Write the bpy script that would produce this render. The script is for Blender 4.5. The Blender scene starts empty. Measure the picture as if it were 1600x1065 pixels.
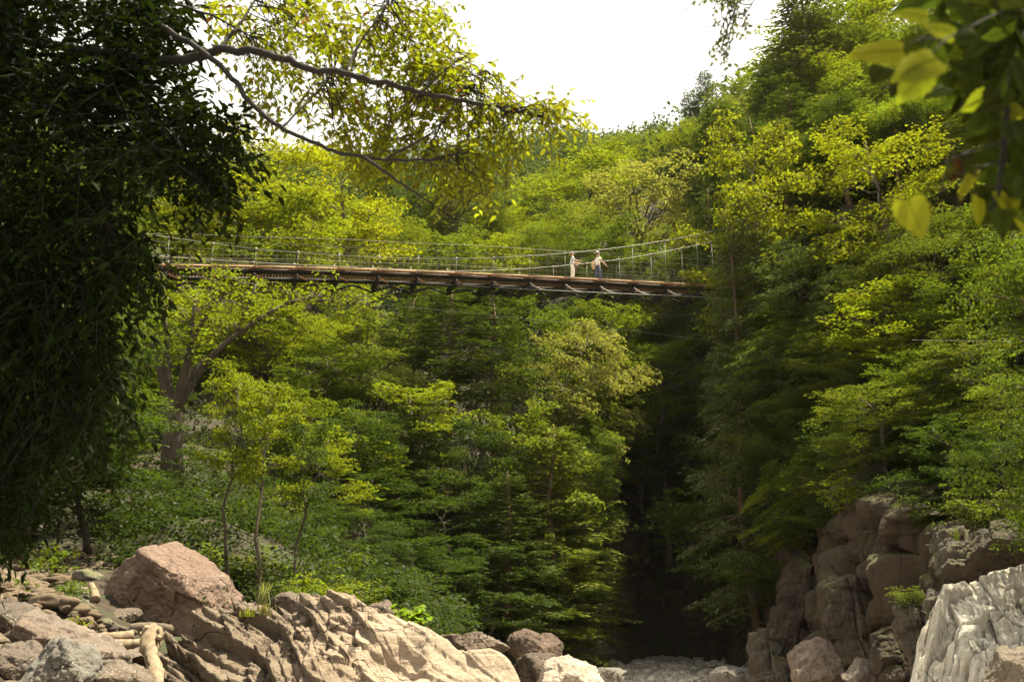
import bpy, bmesh, math, random
import numpy as np
from mathutils import Vector, Matrix

SC = bpy.context.scene
COL = SC.collection
R = math.radians
PITCH = R(16.1); F = 1555.0; CAMZ = 1.6
cP, sP = math.cos(PITCH), math.sin(PITCH)

# ------------------------------------------------------------------ camera maths
def at(px, py, Y):
    """world point seen at photo pixel (px,py) (1600x1065) at world distance Y"""
    u = (px-800)/F; v = (532.5-py)/F
    k = Y/(cP - v*sP)
    return np.array([u*k, Y, CAMZ + (v*cP + sP)*k])
def x_at(px, py, Y): return at(px, py, Y)[0]
def z_at(py, Y): return at(800, py, Y)[2]
def ppm(Y, py=532):      # pixels per metre at distance Y
    v = (532.5-py)/F
    return F*(cP - v*sP)/Y

# ------------------------------------------------------------------ noise
def _hash(ix, iy, iz, seed):
    h = (ix.astype(np.int64)*374761393 + iy.astype(np.int64)*668265263 + iz.astype(np.int64)*2147483647 + seed*1274126177) & 0xffffffff
    h = ((h ^ (h >> 13))*1274126177) & 0xffffffff
    h = ((h ^ (h >> 16))*2246822519) & 0xffffffff
    return ((h ^ (h >> 15)) & 0xffffff)/float(0xffffff)
def vnoise(p, seed=0):
    i = np.floor(p); f = p-i; f = f*f*(3-2*f)
    ix, iy, iz = i[:,0], i[:,1], i[:,2]
    r = 0
    for dx in (0,1):
        wx = f[:,0] if dx else 1-f[:,0]
        for dy in (0,1):
            wy = f[:,1] if dy else 1-f[:,1]
            for dz in (0,1):
                wz = f[:,2] if dz else 1-f[:,2]
                r = r + wx*wy*wz*_hash(ix+dx, iy+dy, iz+dz, seed)
    return r*2-1
def fbm(p, octv=4, seed=0, gain=.5):
    a, s, r = 1.0, 1.0, 0
    for o in range(octv):
        r = r + a*vnoise(p*s+o*17.3, seed+o); a *= gain; s *= 2.03
    return r
def worley(p, seed=0):
    """F1, F2, cell random"""
    i = np.floor(p)
    d1 = np.full(len(p), 9.0); d2 = np.full(len(p), 9.0); idr = np.zeros(len(p))
    for dx in (-1,0,1):
        for dy in (-1,0,1):
            for dz in (-1,0,1):
                c = i + np.array([dx,dy,dz])
                jx = _hash(c[:,0],c[:,1],c[:,2],seed+1); jy = _hash(c[:,0],c[:,1],c[:,2],seed+2); jz = _hash(c[:,0],c[:,1],c[:,2],seed+3)
                q = c + np.stack([jx,jy,jz],1)
                d = np.sqrt(((p-q)**2).sum(1))
                near = d < d1
                d2 = np.where(near, d1, np.minimum(d2, d))
                idr = np.where(near, jx, idr)
                d1 = np.where(near, d, d1)
    return d1, d2, idr
def facets(p, seed=0):
    """broken planar facets: F2-F1, cell random, height of a randomly tilted plane inside each cell"""
    i = np.floor(p); n=len(p)
    d1 = np.full(n, 9.0); d2 = np.full(n, 9.0); idr = np.zeros(n); lo=np.zeros((n,3)); h=[np.zeros(n) for _ in range(3)]
    for dx in (-1,0,1):
        for dy in (-1,0,1):
            for dz in (-1,0,1):
                c = i + np.array([dx,dy,dz]); J=[_hash(c[:,0],c[:,1],c[:,2],seed+k) for k in (1,2,3)]
                v = p-(c+np.stack(J,1)); d=np.sqrt((v**2).sum(1)); near=d<d1
                d2=np.where(near,d1,np.minimum(d2,d)); d1=np.where(near,d,d1)
                lo=np.where(near[:,None],v,lo); idr=np.where(near,J[0],idr)
                for k in range(3): h[k]=np.where(near,J[k],h[k])
    t=np.stack([np.modf(h[k]*(13.7+k*57.3))[0]-.5 for k in range(3)],1)
    return d2-d1, idr, (lo*t).sum(1)*2
def blocks(u, v, seed=0):
    """jointed rock: courses of blocks of uneven length; returns block random, tilted face height, distance to the joints"""
    j=np.floor(v); z=np.zeros_like(j); u=u+7.3*_hash(z,j,z,seed)
    i=np.floor(u); fu=u-i; fv=v-j
    # uneven block lengths: split some blocks
    cut=.25+.5*_hash(i,j,z,seed+1); left=fu<cut; lo=np.where(left,0,cut); hi=np.where(left,cut,1.0); i2=i*2+(~left)
    r=_hash(i2,j,z,seed+2); a=_hash(i2,j,z,seed+3)-.5; b=_hash(i2,j,z,seed+4)-.5
    c=(fu-(lo+hi)/2); t=a*c*2.2+b*(fv-.5)*1.4
    e=np.minimum(np.minimum(fu-lo,hi-fu),np.minimum(fv,1-fv)*1.2)
    return r, t, e
def sstep(a, b, x):
    t = np.clip((x-a)/(b-a), 0, 1); return t*t*(3-2*t)

# ------------------------------------------------------------------ objects
def link_mesh(name, V, faces, mat, parent=None, smooth=False, loc=None, color=None):
    """faces: list of int arrays, each (n,k)"""
    V = np.asarray(V, dtype=np.float32)
    me = bpy.data.meshes.new(name)
    faces = [np.asarray(f, dtype=np.int32) for f in faces if f is not None and len(f)]
    me.vertices.add(len(V)); me.vertices.foreach_set('co', V.ravel())
    nl = sum(f.size for f in faces); npoly = sum(len(f) for f in faces)
    me.loops.add(nl); me.polygons.add(npoly)
    me.loops.foreach_set('vertex_index', np.concatenate([f.ravel() for f in faces]))
    tot = np.concatenate([np.full(len(f), f.shape[1], dtype=np.int32) for f in faces])
    st = np.concatenate([[0], np.cumsum(tot)[:-1]]).astype(np.int32)
    me.polygons.foreach_set('loop_start', st)
    try: me.polygons.foreach_set('loop_total', tot)
    except Exception: pass
    if smooth: me.polygons.foreach_set('use_smooth', np.ones(npoly, dtype=bool))
    me.update(calc_edges=True)
    o = bpy.data.objects.new(name, me); COL.objects.link(o)
    if mat: me.materials.append(mat)
    if parent: o.parent = parent
    if loc is not None: o.location = loc
    if color is not None: o.color = (*color, 1)
    return o
def thing(name, label, cat, loc=(0,0,0), group=None, rotz=0):
    o = bpy.data.objects.new(name, None); COL.objects.link(o)
    o.empty_display_size = .3
    o.location = tuple(float(c) for c in loc); o.rotation_euler = (0,0,rotz)
    o['label'] = label; o['category'] = cat
    if group: o['group'] = group
    return o
def tag(o, label, cat, group=None):
    o['label'] = label; o['category'] = cat
    if group: o['group'] = group
    return o
def kind(o, k): o['kind'] = k; return o
def copy_part(src, parent, color=None):
    c = src.copy(); COL.objects.link(c); c.parent = parent
    if color is not None: c.color = (*color, 1)
    return c

class MB:
    """mesh builder: boxes, tubes, lofts gathered in one mesh"""
    def __init__(s): s.V=[]; s.Q=[]; s.T=[]; s.n=0
    def add(s, V, Q=None, T=None):
        V=np.asarray(V,float)
        if Q is not None and len(Q): s.Q.append(np.asarray(Q)+s.n)
        if T is not None and len(T): s.T.append(np.asarray(T)+s.n)
        s.V.append(V); s.n+=len(V)
    def box(s, c, ax, ay, az):
        """centre and three half axis vectors"""
        c,ax,ay,az=[np.asarray(k,float) for k in (c,ax,ay,az)]
        V=[c+i*ax+j*ay+k*az for k in (-1,1) for j in (-1,1) for i in (-1,1)]
        s.add(V,[(0,2,3,1),(4,5,7,6),(0,1,5,4),(2,6,7,3),(0,4,6,2),(1,3,7,5)])
    def beam(s, a, b, w, h, up=(0,0,1)):
        a=np.asarray(a,float); b=np.asarray(b,float); d=b-a; L=np.linalg.norm(d); d/=L
        side=np.cross(d,up); side/=np.linalg.norm(side); u=np.cross(side,d)
        s.box((a+b)/2,d*L/2,side*w/2,u*h/2)
    def tube(s, P, rad, n=6, cap=True):
        P=np.asarray(P,float); m=len(P)
        rad=np.broadcast_to(np.asarray(rad,float),(m,))
        t=np.gradient(P,axis=0); t/=np.linalg.norm(t,axis=1)[:,None]+1e-9
        ref=np.array([0,0,1.0]) if abs(t[0][2])<.9 else np.array([1.0,0,0])
        x=np.cross(t,ref); x/=np.linalg.norm(x,axis=1)[:,None]+1e-9; y=np.cross(t,x)
        a=np.arange(n)*2*math.pi/n
        V=P[:,None,:]+rad[:,None,None]*(np.cos(a)[None,:,None]*x[:,None,:]+np.sin(a)[None,:,None]*y[:,None,:])
        i=np.arange(m-1)[:,None]*n; j=np.arange(n)[None,:]; j2=(j+1)%n
        Q=np.stack([i+j,i+j2,i+n+j2,i+n+j],-1).reshape(-1,4)
        V=V.reshape(-1,3); T=None
        if cap:
            V=np.concatenate([V,[P[0]],[P[-1]]]); c0=m*n; c1=m*n+1; jj=np.arange(n); jn=(jj+1)%n
            T=np.concatenate([np.stack([np.full(n,c0),jn,jj],1),np.stack([np.full(n,c1),(m-1)*n+jj,(m-1)*n+jn],1)])
        s.add(V,Q,T)
    def ball(s, c, r, nu=10, nv=7):
        c=np.asarray(c,float); r=np.broadcast_to(np.asarray(r,float),(3,))
        V=[];Q=[]
        for k in range(nv+1):
            th=math.pi*k/nv
            for j in range(nu):
                ph=2*math.pi*j/nu
                V.append(c+r*np.array([math.sin(th)*math.cos(ph),math.sin(th)*math.sin(ph),math.cos(th)]))
        for k in range(nv):
            for j in range(nu): Q.append((k*nu+j,(k+1)*nu+j,(k+1)*nu+(j+1)%nu,k*nu+(j+1)%nu))
        s.add(V,Q)
    def arrays(s):
        V=np.concatenate(s.V)
        return V,(np.concatenate(s.Q) if s.Q else None),(np.concatenate(s.T) if s.T else None)
    def build(s, name, mat, parent=None, smooth=False, loc=None, color=None):
        V,Q,T=s.arrays()
        return link_mesh(name,V,[Q,T],mat,parent,smooth,loc,color)

# ------------------------------------------------------------------ materials
def new_mat(name):
    m=bpy.data.materials.new(name); m.use_nodes=True; nt=m.node_tree; nt.nodes.clear()
    out=nt.nodes.new('ShaderNodeOutputMaterial')
    return m,nt,out
class N:
    def __init__(s,nt): s.nt=nt
    def __call__(s,typ,**kw):
        n=s.nt.nodes.new(typ)
        for k,v in kw.items():
            if k.startswith('i_'): n.inputs[k[2:].replace('_',' ')].default_value=v
            else: setattr(n,k,v)
        return n
    def L(s,a,b): s.nt.links.new(a,b)
    def ramp(s,fac,stops):
        r=s('ShaderNodeValToRGB'); el=r.color_ramp.elements
        while len(el)<len(stops): el.new(.5)
        for e,(p,c) in zip(el,stops):
            e.position=p; e.color=(*c,1) if len(c)==3 else c
        s.L(fac,r.inputs[0]); return r.outputs[0]
    def mix(s,fac,a,b,mode='MIX'):
        m=s('ShaderNodeMix',data_type='RGBA',blend_type=mode)
        for sock,val in ((m.inputs[0],fac),(m.inputs[6],a),(m.inputs[7],b)):
            if hasattr(val,'is_output') or isinstance(val,bpy.types.NodeSocket): s.L(val,sock)
            else: sock.default_value=(*val,1) if isinstance(val,tuple) and len(val)==3 else val
        return m.outputs[2]
    def math(s,op,a,b=None,clamp=False):
        m=s('ShaderNodeMath',operation=op,use_clamp=clamp)
        for k,val in enumerate((a,b)):
            if val is None: continue
            if isinstance(val,bpy.types.NodeSocket): s.L(val,m.inputs[k])
            else: m.inputs[k].default_value=val
        return m.outputs[0]
    def noise(s,vec,scale,detail=4,rough=.55,dist=0):
        n=s('ShaderNodeTexNoise'); n.inputs['Scale'].default_value=scale; n.inputs['Detail'].default_value=detail
        n.inputs['Roughness'].default_value=rough; n.inputs['Distortion'].default_value=dist
        if vec is not None: s.L(vec,n.inputs['Vector'])
        return n.outputs['Fac']
    def mapping(s,vec,scale=(1,1,1),rot=(0,0,0)):
        m=s('ShaderNodeMapping'); m.inputs['Scale'].default_value=scale; m.inputs['Rotation'].default_value=rot
        s.L(vec,m.inputs['Vector']); return m.outputs[0]

def leaf_material(name, trans=.42, gloss=.05, boost=1.0, spots=False, large=True):
    m,nt,out=new_mat(name); n=N(nt)
    oi=n('ShaderNodeObjectInfo'); geo=n('ShaderNodeNewGeometry'); tc=n('ShaderNodeTexCoord')
    rnd=geo.outputs['Random Per Island']
    col=oi.outputs['Color']
    hsv=n('ShaderNodeHueSaturation')
    h=n.math('ADD',n.math('MULTIPLY',rnd,.045),.4775)
    n.L(h,hsv.inputs['Hue'])
    val=n.math('ADD',n.math('MULTIPLY',rnd,.7),.62)
    if large:
        nz=n.noise(tc.outputs['Object'],.45,2)
        val=n.math('MULTIPLY',val,n.math('ADD',n.math('MULTIPLY',nz,.9),.55))
    n.L(val,hsv.inputs['Value']); n.L(col,hsv.inputs['Color'])
    c=hsv.outputs[0]
    if spots:
        r2=n.math('FRACT',n.math('MULTIPLY',rnd,37.7))
        c=n.mix(n.math('GREATER_THAN',r2,.99),c,(.14,.06,.012))
    tcol=n.mix(1.0,c,(1.22*boost,1.22*boost,.40*boost),'MULTIPLY')
    d=n('ShaderNodeBsdfDiffuse'); n.L(c,d.inputs[0])
    t=n('ShaderNodeBsdfTranslucent'); n.L(tcol,t.inputs[0])
    mx=n('ShaderNodeMixShader'); mx.inputs[0].default_value=trans; n.L(d.outputs[0],mx.inputs[1]); n.L(t.outputs[0],mx.inputs[2])
    g=n('ShaderNodeBsdfGlossy'); g.inputs['Roughness'].default_value=.5; g.inputs[0].default_value=(.8,.85,.8,1)
    mg=n('ShaderNodeMixShader'); mg.inputs[0].default_value=gloss; n.L(mx.outputs[0],mg.inputs[1]); n.L(g.outputs[0],mg.inputs[2])
    n.L(mg.outputs[0],out.inputs[0]); return m

def bark_material(name, c1, c2, lich=True):
    m,nt,out=new_mat(name); n=N(nt); tc=n('ShaderNodeTexCoord')
    v=n.mapping(tc.outputs['Object'],(6,6,1.1))
    a=n.noise(v,1.6,6,.65); b=n.noise(tc.outputs['Object'],.7,3)
    col=n.ramp(a,[(.3,c1),(.7,c2)])
    if lich: col=n.mix(n.ramp(b,[(.55,(0,0,0)),(.68,(.7,.7,.7))]),col,(.10,.105,.075))
    p=n('ShaderNodeBsdfPrincipled'); n.L(col,p.inputs['Base Color']); p.inputs['Roughness'].default_value=.9
    bp=n('ShaderNodeBump'); bp.inputs['Strength'].default_value=.7; bp.inputs['Distance'].default_value=.03
    n.L(a,bp.inputs['Height']); n.L(bp.outputs[0],p.inputs['Normal']); n.L(p.outputs[0],out.inputs[0]); return m

def rock_material(name, streak=(1,1,1), rot=(0,0,0), warm=(.20,.125,.075), dark=(.045,.035,.025), lichen=.5, crack=2.2, crackw=.03, moss=0.0, bump=.6, scale=1.0, x_tone=None):
    m,nt,out=new_mat(name); n=N(nt); tc=n('ShaderNodeTexCoord'); oi=n('ShaderNodeObjectInfo'); geo=n('ShaderNodeNewGeometry')
    P=n.mapping(tc.outputs['Object'],(scale,)*3)
    S=n.mapping(P,streak,rot)
    big=n.noise(P,.55,4,.6,.4); med=n.noise(S,2.4,7,.68,.3); fine=n.noise(P,16,8,.78)
    base=oi.outputs['Color']
    k=n.math('ADD',n.math('MULTIPLY',med,1.15),.42)
    vf=n.noise(P,48,5,.8)
    kf=n.math('ADD',n.math('ADD',n.math('MULTIPLY',fine,1.5),n.math('MULTIPLY',vf,.9)),-.2)
    col=n.mix(1.0,base,n.math('MULTIPLY',k,kf),'MULTIPLY')
    col=n.mix(n.math('MULTIPLY',n.ramp(big,[(.42,(0,0,0)),(.62,(1,1,1))]),.55),col,n.mix(.5,base,warm))
    st=n.noise(S,1.1,5,.7,.6)
    col=n.mix(n.math('MULTIPLY',n.ramp(st,[(.55,(0,0,0)),(.7,(1,1,1))]),.6),col,n.mix(.6,base,dark))
    if x_tone is not None:  # darker towards low x, full tone past the upper bound
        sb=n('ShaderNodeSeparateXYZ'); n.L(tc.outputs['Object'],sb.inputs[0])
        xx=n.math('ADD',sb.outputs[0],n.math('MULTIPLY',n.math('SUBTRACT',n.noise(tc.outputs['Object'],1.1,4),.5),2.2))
        bl=n('ShaderNodeMapRange'); bl.inputs[1].default_value=x_tone[0]; bl.inputs[2].default_value=x_tone[1]; n.L(xx,bl.inputs[0])
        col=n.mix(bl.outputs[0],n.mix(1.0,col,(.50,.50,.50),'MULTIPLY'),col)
    # pale lichen specks with a shape of their own
    vo=n('ShaderNodeTexVoronoi'); vo.inputs['Scale'].default_value=14; n.L(P,vo.inputs['Vector'])
    sp=n.math('MULTIPLY',n.math('LESS_THAN',vo.outputs['Distance'],.24),n.math('GREATER_THAN',n.noise(P,1.7,3),.56))
    col=n.mix(n.math('MULTIPLY',sp,lichen),col,(.42,.40,.33))
    # hairline cracks
    wv=n.mix(.35,S,n('ShaderNodeTexNoise').outputs['Color'])
    nd=n('ShaderNodeTexNoise'); nd.inputs['Scale'].default_value=1.6; nd.inputs['Detail'].default_value=5; n.L(P,nd.inputs['Vector'])
    vm=n('ShaderNodeVectorMath',operation='MULTIPLY_ADD'); n.L(nd.outputs['Color'],vm.inputs[0]); vm.inputs[1].default_value=(.7,.7,.7); n.L(S,vm.inputs[2])
    vc=n('ShaderNodeTexVoronoi',feature='DISTANCE_TO_EDGE'); vc.inputs['Scale'].default_value=crack; n.L(vm.outputs[0],vc.inputs['Vector'])
    ck=n.ramp(vc.outputs['Distance'],[(0,(0,0,0)),(crackw,(1,1,1))])
    ckm=n.math('MULTIPLY',n.math('SUBTRACT',1.0,ck),n.ramp(n.noise(P,.9,3),[(.45,(0,0,0)),(.6,(1,1,1))]))
    col=n.mix(n.math('MULTIPLY',ckm,.8),col,(.03,.022,.015))
    if moss>0:
        sx=n('ShaderNodeSeparateXYZ'); n.L(geo.outputs['Normal'],sx.inputs[0])
        mm=n.math('MULTIPLY',n.ramp(sx.outputs[2],[(.3,(0,0,0)),(.75,(1,1,1))]),n.ramp(n.noise(P,1.1,5),[(.42,(0,0,0)),(.6,(1,1,1))]))
        col=n.mix(n.math('MULTIPLY',mm,moss),col,(.075,.085,.02))
    p=n('ShaderNodeBsdfPrincipled'); n.L(col,p.inputs['Base Color']); p.inputs['Roughness'].default_value=.85
    p.inputs['Specular IOR Level'].default_value=.25
    h=n.math('ADD',n.math('MULTIPLY',med,1.0),n.math('MULTIPLY',fine,.6))
    h=n.math('SUBTRACT',h,n.math('MULTIPLY',ckm,.5))
    bp=n('ShaderNodeBump'); bp.inputs['Strength'].default_value=bump; bp.inputs['Distance'].default_value=.12
    n.L(h,bp.inputs['Height']); n.L(bp.outputs[0],p.inputs['Normal']); n.L(p.outputs[0],out.inputs[0]); return m

def plain(name, c, rough=.6, metal=0, var=.25, scale=8):
    m,nt,out=new_mat(name); n=N(nt); tc=n('ShaderNodeTexCoord')
    a=n.noise(tc.outputs['Object'],scale,5,.6)
    col=n.ramp(a,[(.25,tuple(k*(1-var) for k in c)),(.75,tuple(min(1,k*(1+var)) for k in c))])
    p=n('ShaderNodeBsdfPrincipled'); n.L(col,p.inputs['Base Color']); p.inputs['Roughness'].default_value=rough; p.inputs['Metallic'].default_value=metal
    n.L(p.outputs[0],out.inputs[0]); return m

MAT={}
MAT['leaf']=leaf_material('leaf',trans=.48,gloss=.007)
MAT['leaf_near']=leaf_material('leaf_near',trans=.52,gloss=.008,spots=True)
MAT['needle']=leaf_material('needle',trans=.3,gloss=.006)
MAT['bark']=bark_material('bark',(.024,.018,.012),(.085,.062,.04))
MAT['bark_red']=bark_material('bark_red',(.05,.028,.018),(.17,.095,.055))
MAT['bark_dark']=bark_material('bark_dark',(.004,.0035,.003),(.013,.010,.008),False)
MAT['rock']=rock_material('rock',moss=.0)
MAT['rock_moss']=rock_material('rock_moss',moss=.7)
MAT['slab']=rock_material('slab',streak=(.22,.6,2.2),rot=(0,R(33),0),lichen=.2,crack=1.1,crackw=.018,warm=(.30,.19,.12),dark=(.10,.07,.045),bump=.9,x_tone=(-3.6,-1.9))
MAT['lime']=rock_material('lime',lichen=.1,crack=.9,crackw=.03,warm=(.20,.155,.105),dark=(.08,.07,.06),moss=.25,bump=.6)
MAT['cliff']=rock_material('cliff',streak=(1.5,1.5,.28),lichen=.12,crack=.6,crackw=.045,moss=.6,warm=(.10,.062,.036),dark=(.02,.017,.012),bump=.9)
MAT['wood_pale']=bark_material('wood_pale',(.10,.07,.045),(.27,.205,.13),False)
MAT['wood_grey']=bark_material('wood_grey',(.055,.042,.03),(.15,.115,.08),False)
MAT['plank']=plain('plank',(.20,.11,.05),.75,var=.35,scale=3)
MAT['edge_wood']=plain('edge_wood',(.31,.18,.08),.7,var=.3,scale=3)
MAT['steel_dark']=plain('steel_dark',(.014,.012,.011),.85,0)
MAT['steel']=plain('steel',(.27,.255,.23),.6,.3)
MAT['rust']=plain('rust',(.34,.14,.08),.7,.1)
# ------------------------------------------------------------------ leaves
def unit(v): return v/(np.linalg.norm(v,axis=-1,keepdims=True)+1e-9)
def kites(P, D, Nn, L, W):
    """one kite-shaped quad per leaf; P base, D direction, Nn normal"""
    D=unit(D); S=unit(np.cross(D,Nn)); L=np.asarray(L)[:,None]; W=np.asarray(W)[:,None]
    Nn=np.cross(S,D)
    a=P; b=P+D*L*.42+S*W*.5+Nn*W*.12; c=P+D*L; d=P+D*L*.42-S*W*.5+Nn*W*.12
    V=np.stack([a,b,c,d],1).reshape(-1,3)
    Q=np.arange(len(P)*4).reshape(-1,4)
    return V,Q
def blades(P, D, Nn, L, W, fold=.18):
    """two-quad folded leaf"""
    D=unit(D); S=unit(np.cross(D,Nn)); L=np.asarray(L)[:,None]; W=np.asarray(W)[:,None]
    Nn=np.cross(S,D); up=Nn*W*fold; dr=-Nn*L*.10
    a=P; r1=P+D*L*.3+S*W*.48+up; r2=P+D*L*.68+S*W*.38+up+dr*.5; t=P+D*L+dr
    l2=P+D*L*.68-S*W*.38+up+dr*.5; l1=P+D*L*.3-S*W*.48+up
    V=np.stack([a,r1,r2,t,l2,l1],1).reshape(-1,3)
    k=np.arange(len(P))[:,None]*6
    Q=np.concatenate([k+np.array([[0,1,2,3]]),k+np.array([[0,3,4,5]])])
    return V,Q

def curve(a, b, n, wob, rng, sag=0):
    t=np.linspace(0,1,n)[:,None]; a=np.asarray(a,float); b=np.asarray(b,float)
    P=a*(1-t)+b*t
    w=np.cumsum(rng.normal(0,1,(n,3)),0); w=w-w[0]-(w[-1]-w[0])*t
    P=P+w*wob*np.linalg.norm(b-a)
    P[:,2]-=(sag*4*(t*(1-t)))[:,0]
    return P

def proto_maple(seed, H=14., R0=4., leaf=.19, base=.25, nl=17, dens=30, trunk_lean=0.0, nsec=8):
    rng=np.random.default_rng(seed); tk=MB(); LP=[];LD=[];LN=[]
    top=np.array([rng.normal(0,.5)+trunk_lean,rng.normal(0,.5),H*.9])
    T=curve((0,0,-.8),top,14,.022,rng)
    r0=H*.0125
    tk.tube(T,np.linspace(r0,r0*.18,14)*(1+.5*np.exp(-np.arange(14)*1.2)),8)
    az=rng.uniform(0,6.28)
    for i in range(nl):
        f=base+(.97-base)*(i+rng.uniform(-.3,.3))/nl; f=min(max(f,base),.97)
        az+=2.4+rng.normal(0,.3)
        g=(f-base)/(1-base)
        L=R0*(math.sqrt(max(.05,1-((g-.36)/.72)**2)))*rng.uniform(.72,1.12)
        k=f*13/.97; i0=int(min(12,k)); p=T[i0]*(1-(k-i0))+T[min(13,i0+1)]*(k-i0)
        el=R(rng.uniform(8,30)+38*g**2)
        d=np.array([math.cos(az)*math.cos(el),math.sin(az)*math.cos(el),math.sin(el)])
        e=p+d*L; Lb=curve(p,e,8,.05,rng,sag=-.06*L)
        rr=r0*.42*(1-.55*g)
        tk.tube(Lb,np.linspace(rr,rr*.2,8),5,False)
        for j in range(nsec):
            q=.28+.72*(j+rng.uniform(0,.6))/nsec; q=min(q,1)
            kk=q*7; a0=int(min(6,kk)); s=Lb[a0]*(1-(kk-a0))+Lb[a0+1]*(kk-a0)
            side=1 if j%2 else -1
            a2=az+side*R(rng.uniform(25,75))
            l2=L*.36*rng.uniform(.6,1.2)*(1.15-.5*q)+.25
            e2=s+np.array([math.cos(a2)*l2,math.sin(a2)*l2,l2*rng.uniform(-.05,.25)])
            tk.tube(np.array([s,(s+e2)/2+[0,0,.06*l2],e2]),[rr*.28,rr*.2,rr*.1],3,False)
            for m in range(3):
                c=s*(1-(m+1)/3)+e2*((m+1)/3)+rng.normal(0,.20,3)
                n=int(dens*rng.uniform(.5,1.3)); rad=rng.uniform(.4,.8)*(.6+.12*R0/1.0*.8)
                a=rng.uniform(0,6.28,n); rho=rad*np.sqrt(rng.uniform(.02,1,n))
                tilt=rng.normal(0,.27,2)
                off=np.stack([np.cos(a)*rho,np.sin(a)*rho*rng.uniform(.55,.9),np.zeros(n)],1)
                off[:,2]=off[:,0]*tilt[0]+off[:,1]*tilt[1]-.16*rho**2/rad+rng.normal(0,.045,n)
                LP.append(c+off)
                dd=np.stack([np.cos(a),np.sin(a),np.full(n,-.25)],1)+rng.normal(0,.45,(n,3)); LD.append(dd)
                LN.append(np.array([tilt[0]*-1,-tilt[1],1.0])+rng.normal(0,.42,(n,3)))
    P=np.concatenate(LP); D=np.concatenate(LD); Nn=np.concatenate(LN); n=len(P)
    L=leaf*rng.uniform(.6,1.35,n)
    return tk.arrays(), kites(P,D,Nn,L,L*.72)

def proto_round(seed, H=14., R0=4.5, leaf=.20, base=.3, ncl=85, dens=170):
    rng=np.random.default_rng(seed); tk=MB(); LP=[];LD=[];LN=[]
    r0=H*.013; f0=base*H
    T=curve((0,0,-.8),(rng.normal(0,.4),rng.normal(0,.4),H*.8),10,.03,rng)
    tk.tube(T,np.linspace(r0,r0*.25,10)*(1+.5*np.exp(-np.arange(10)*1.2)),8)
    cz=H*(base+1)/2; hz=H*(1-base)/2
    for i in range(ncl):
        u=rng.uniform(-1,1); a=rng.uniform(0,6.28); rr=rng.uniform(.35,1)**.5
        wob=1+.28*math.sin(3*a+seed)+.18*math.sin(5*a+2*u*3+seed*2)
        c=np.array([math.cos(a)*R0*wob*rr*math.sqrt(1-u*u*.9),math.sin(a)*R0*wob*rr*math.sqrt(1-u*u*.9),cz+hz*u*rr*rng.uniform(.85,1.08)])
        k=int(min(9,max(2,(c[2]/H)*9*.75))); s=T[k]
        mid=(s+c)/2+np.array([0,0,-.1*np.linalg.norm(c-s)])
        if rng.uniform()<.75: tk.tube(np.array([s,mid,c]),[r0*.3,r0*.18,r0*.05],4,False)
        cr=rng.uniform(.55,1.15)*R0/4.5
        n=int(dens*rng.uniform(.6,1.3)*cr)
        v=unit(rng.normal(0,1,(n,3))); v[:,2]=np.abs(v[:,2])*np.where(rng.uniform(size=n)<.78,1,-1)
        off=v*cr*np.cbrt(rng.uniform(.25,1,n))[:,None]*np.array([1.15,1.15,.62])
        LP.append(c+off); LN.append(v*.6+np.array([0,0,.7])+rng.normal(0,.4,(n,3))); LD.append(v*np.array([1,1,.2])+rng.normal(0,.5,(n,3))-[0,0,.25])
    P=np.concatenate(LP); D=np.concatenate(LD); Nn=np.concatenate(LN); n=len(P)
    L=leaf*rng.uniform(.7,1.3,n)
    return tk.arrays(), kites(P,D,Nn,L,L*.68)

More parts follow.
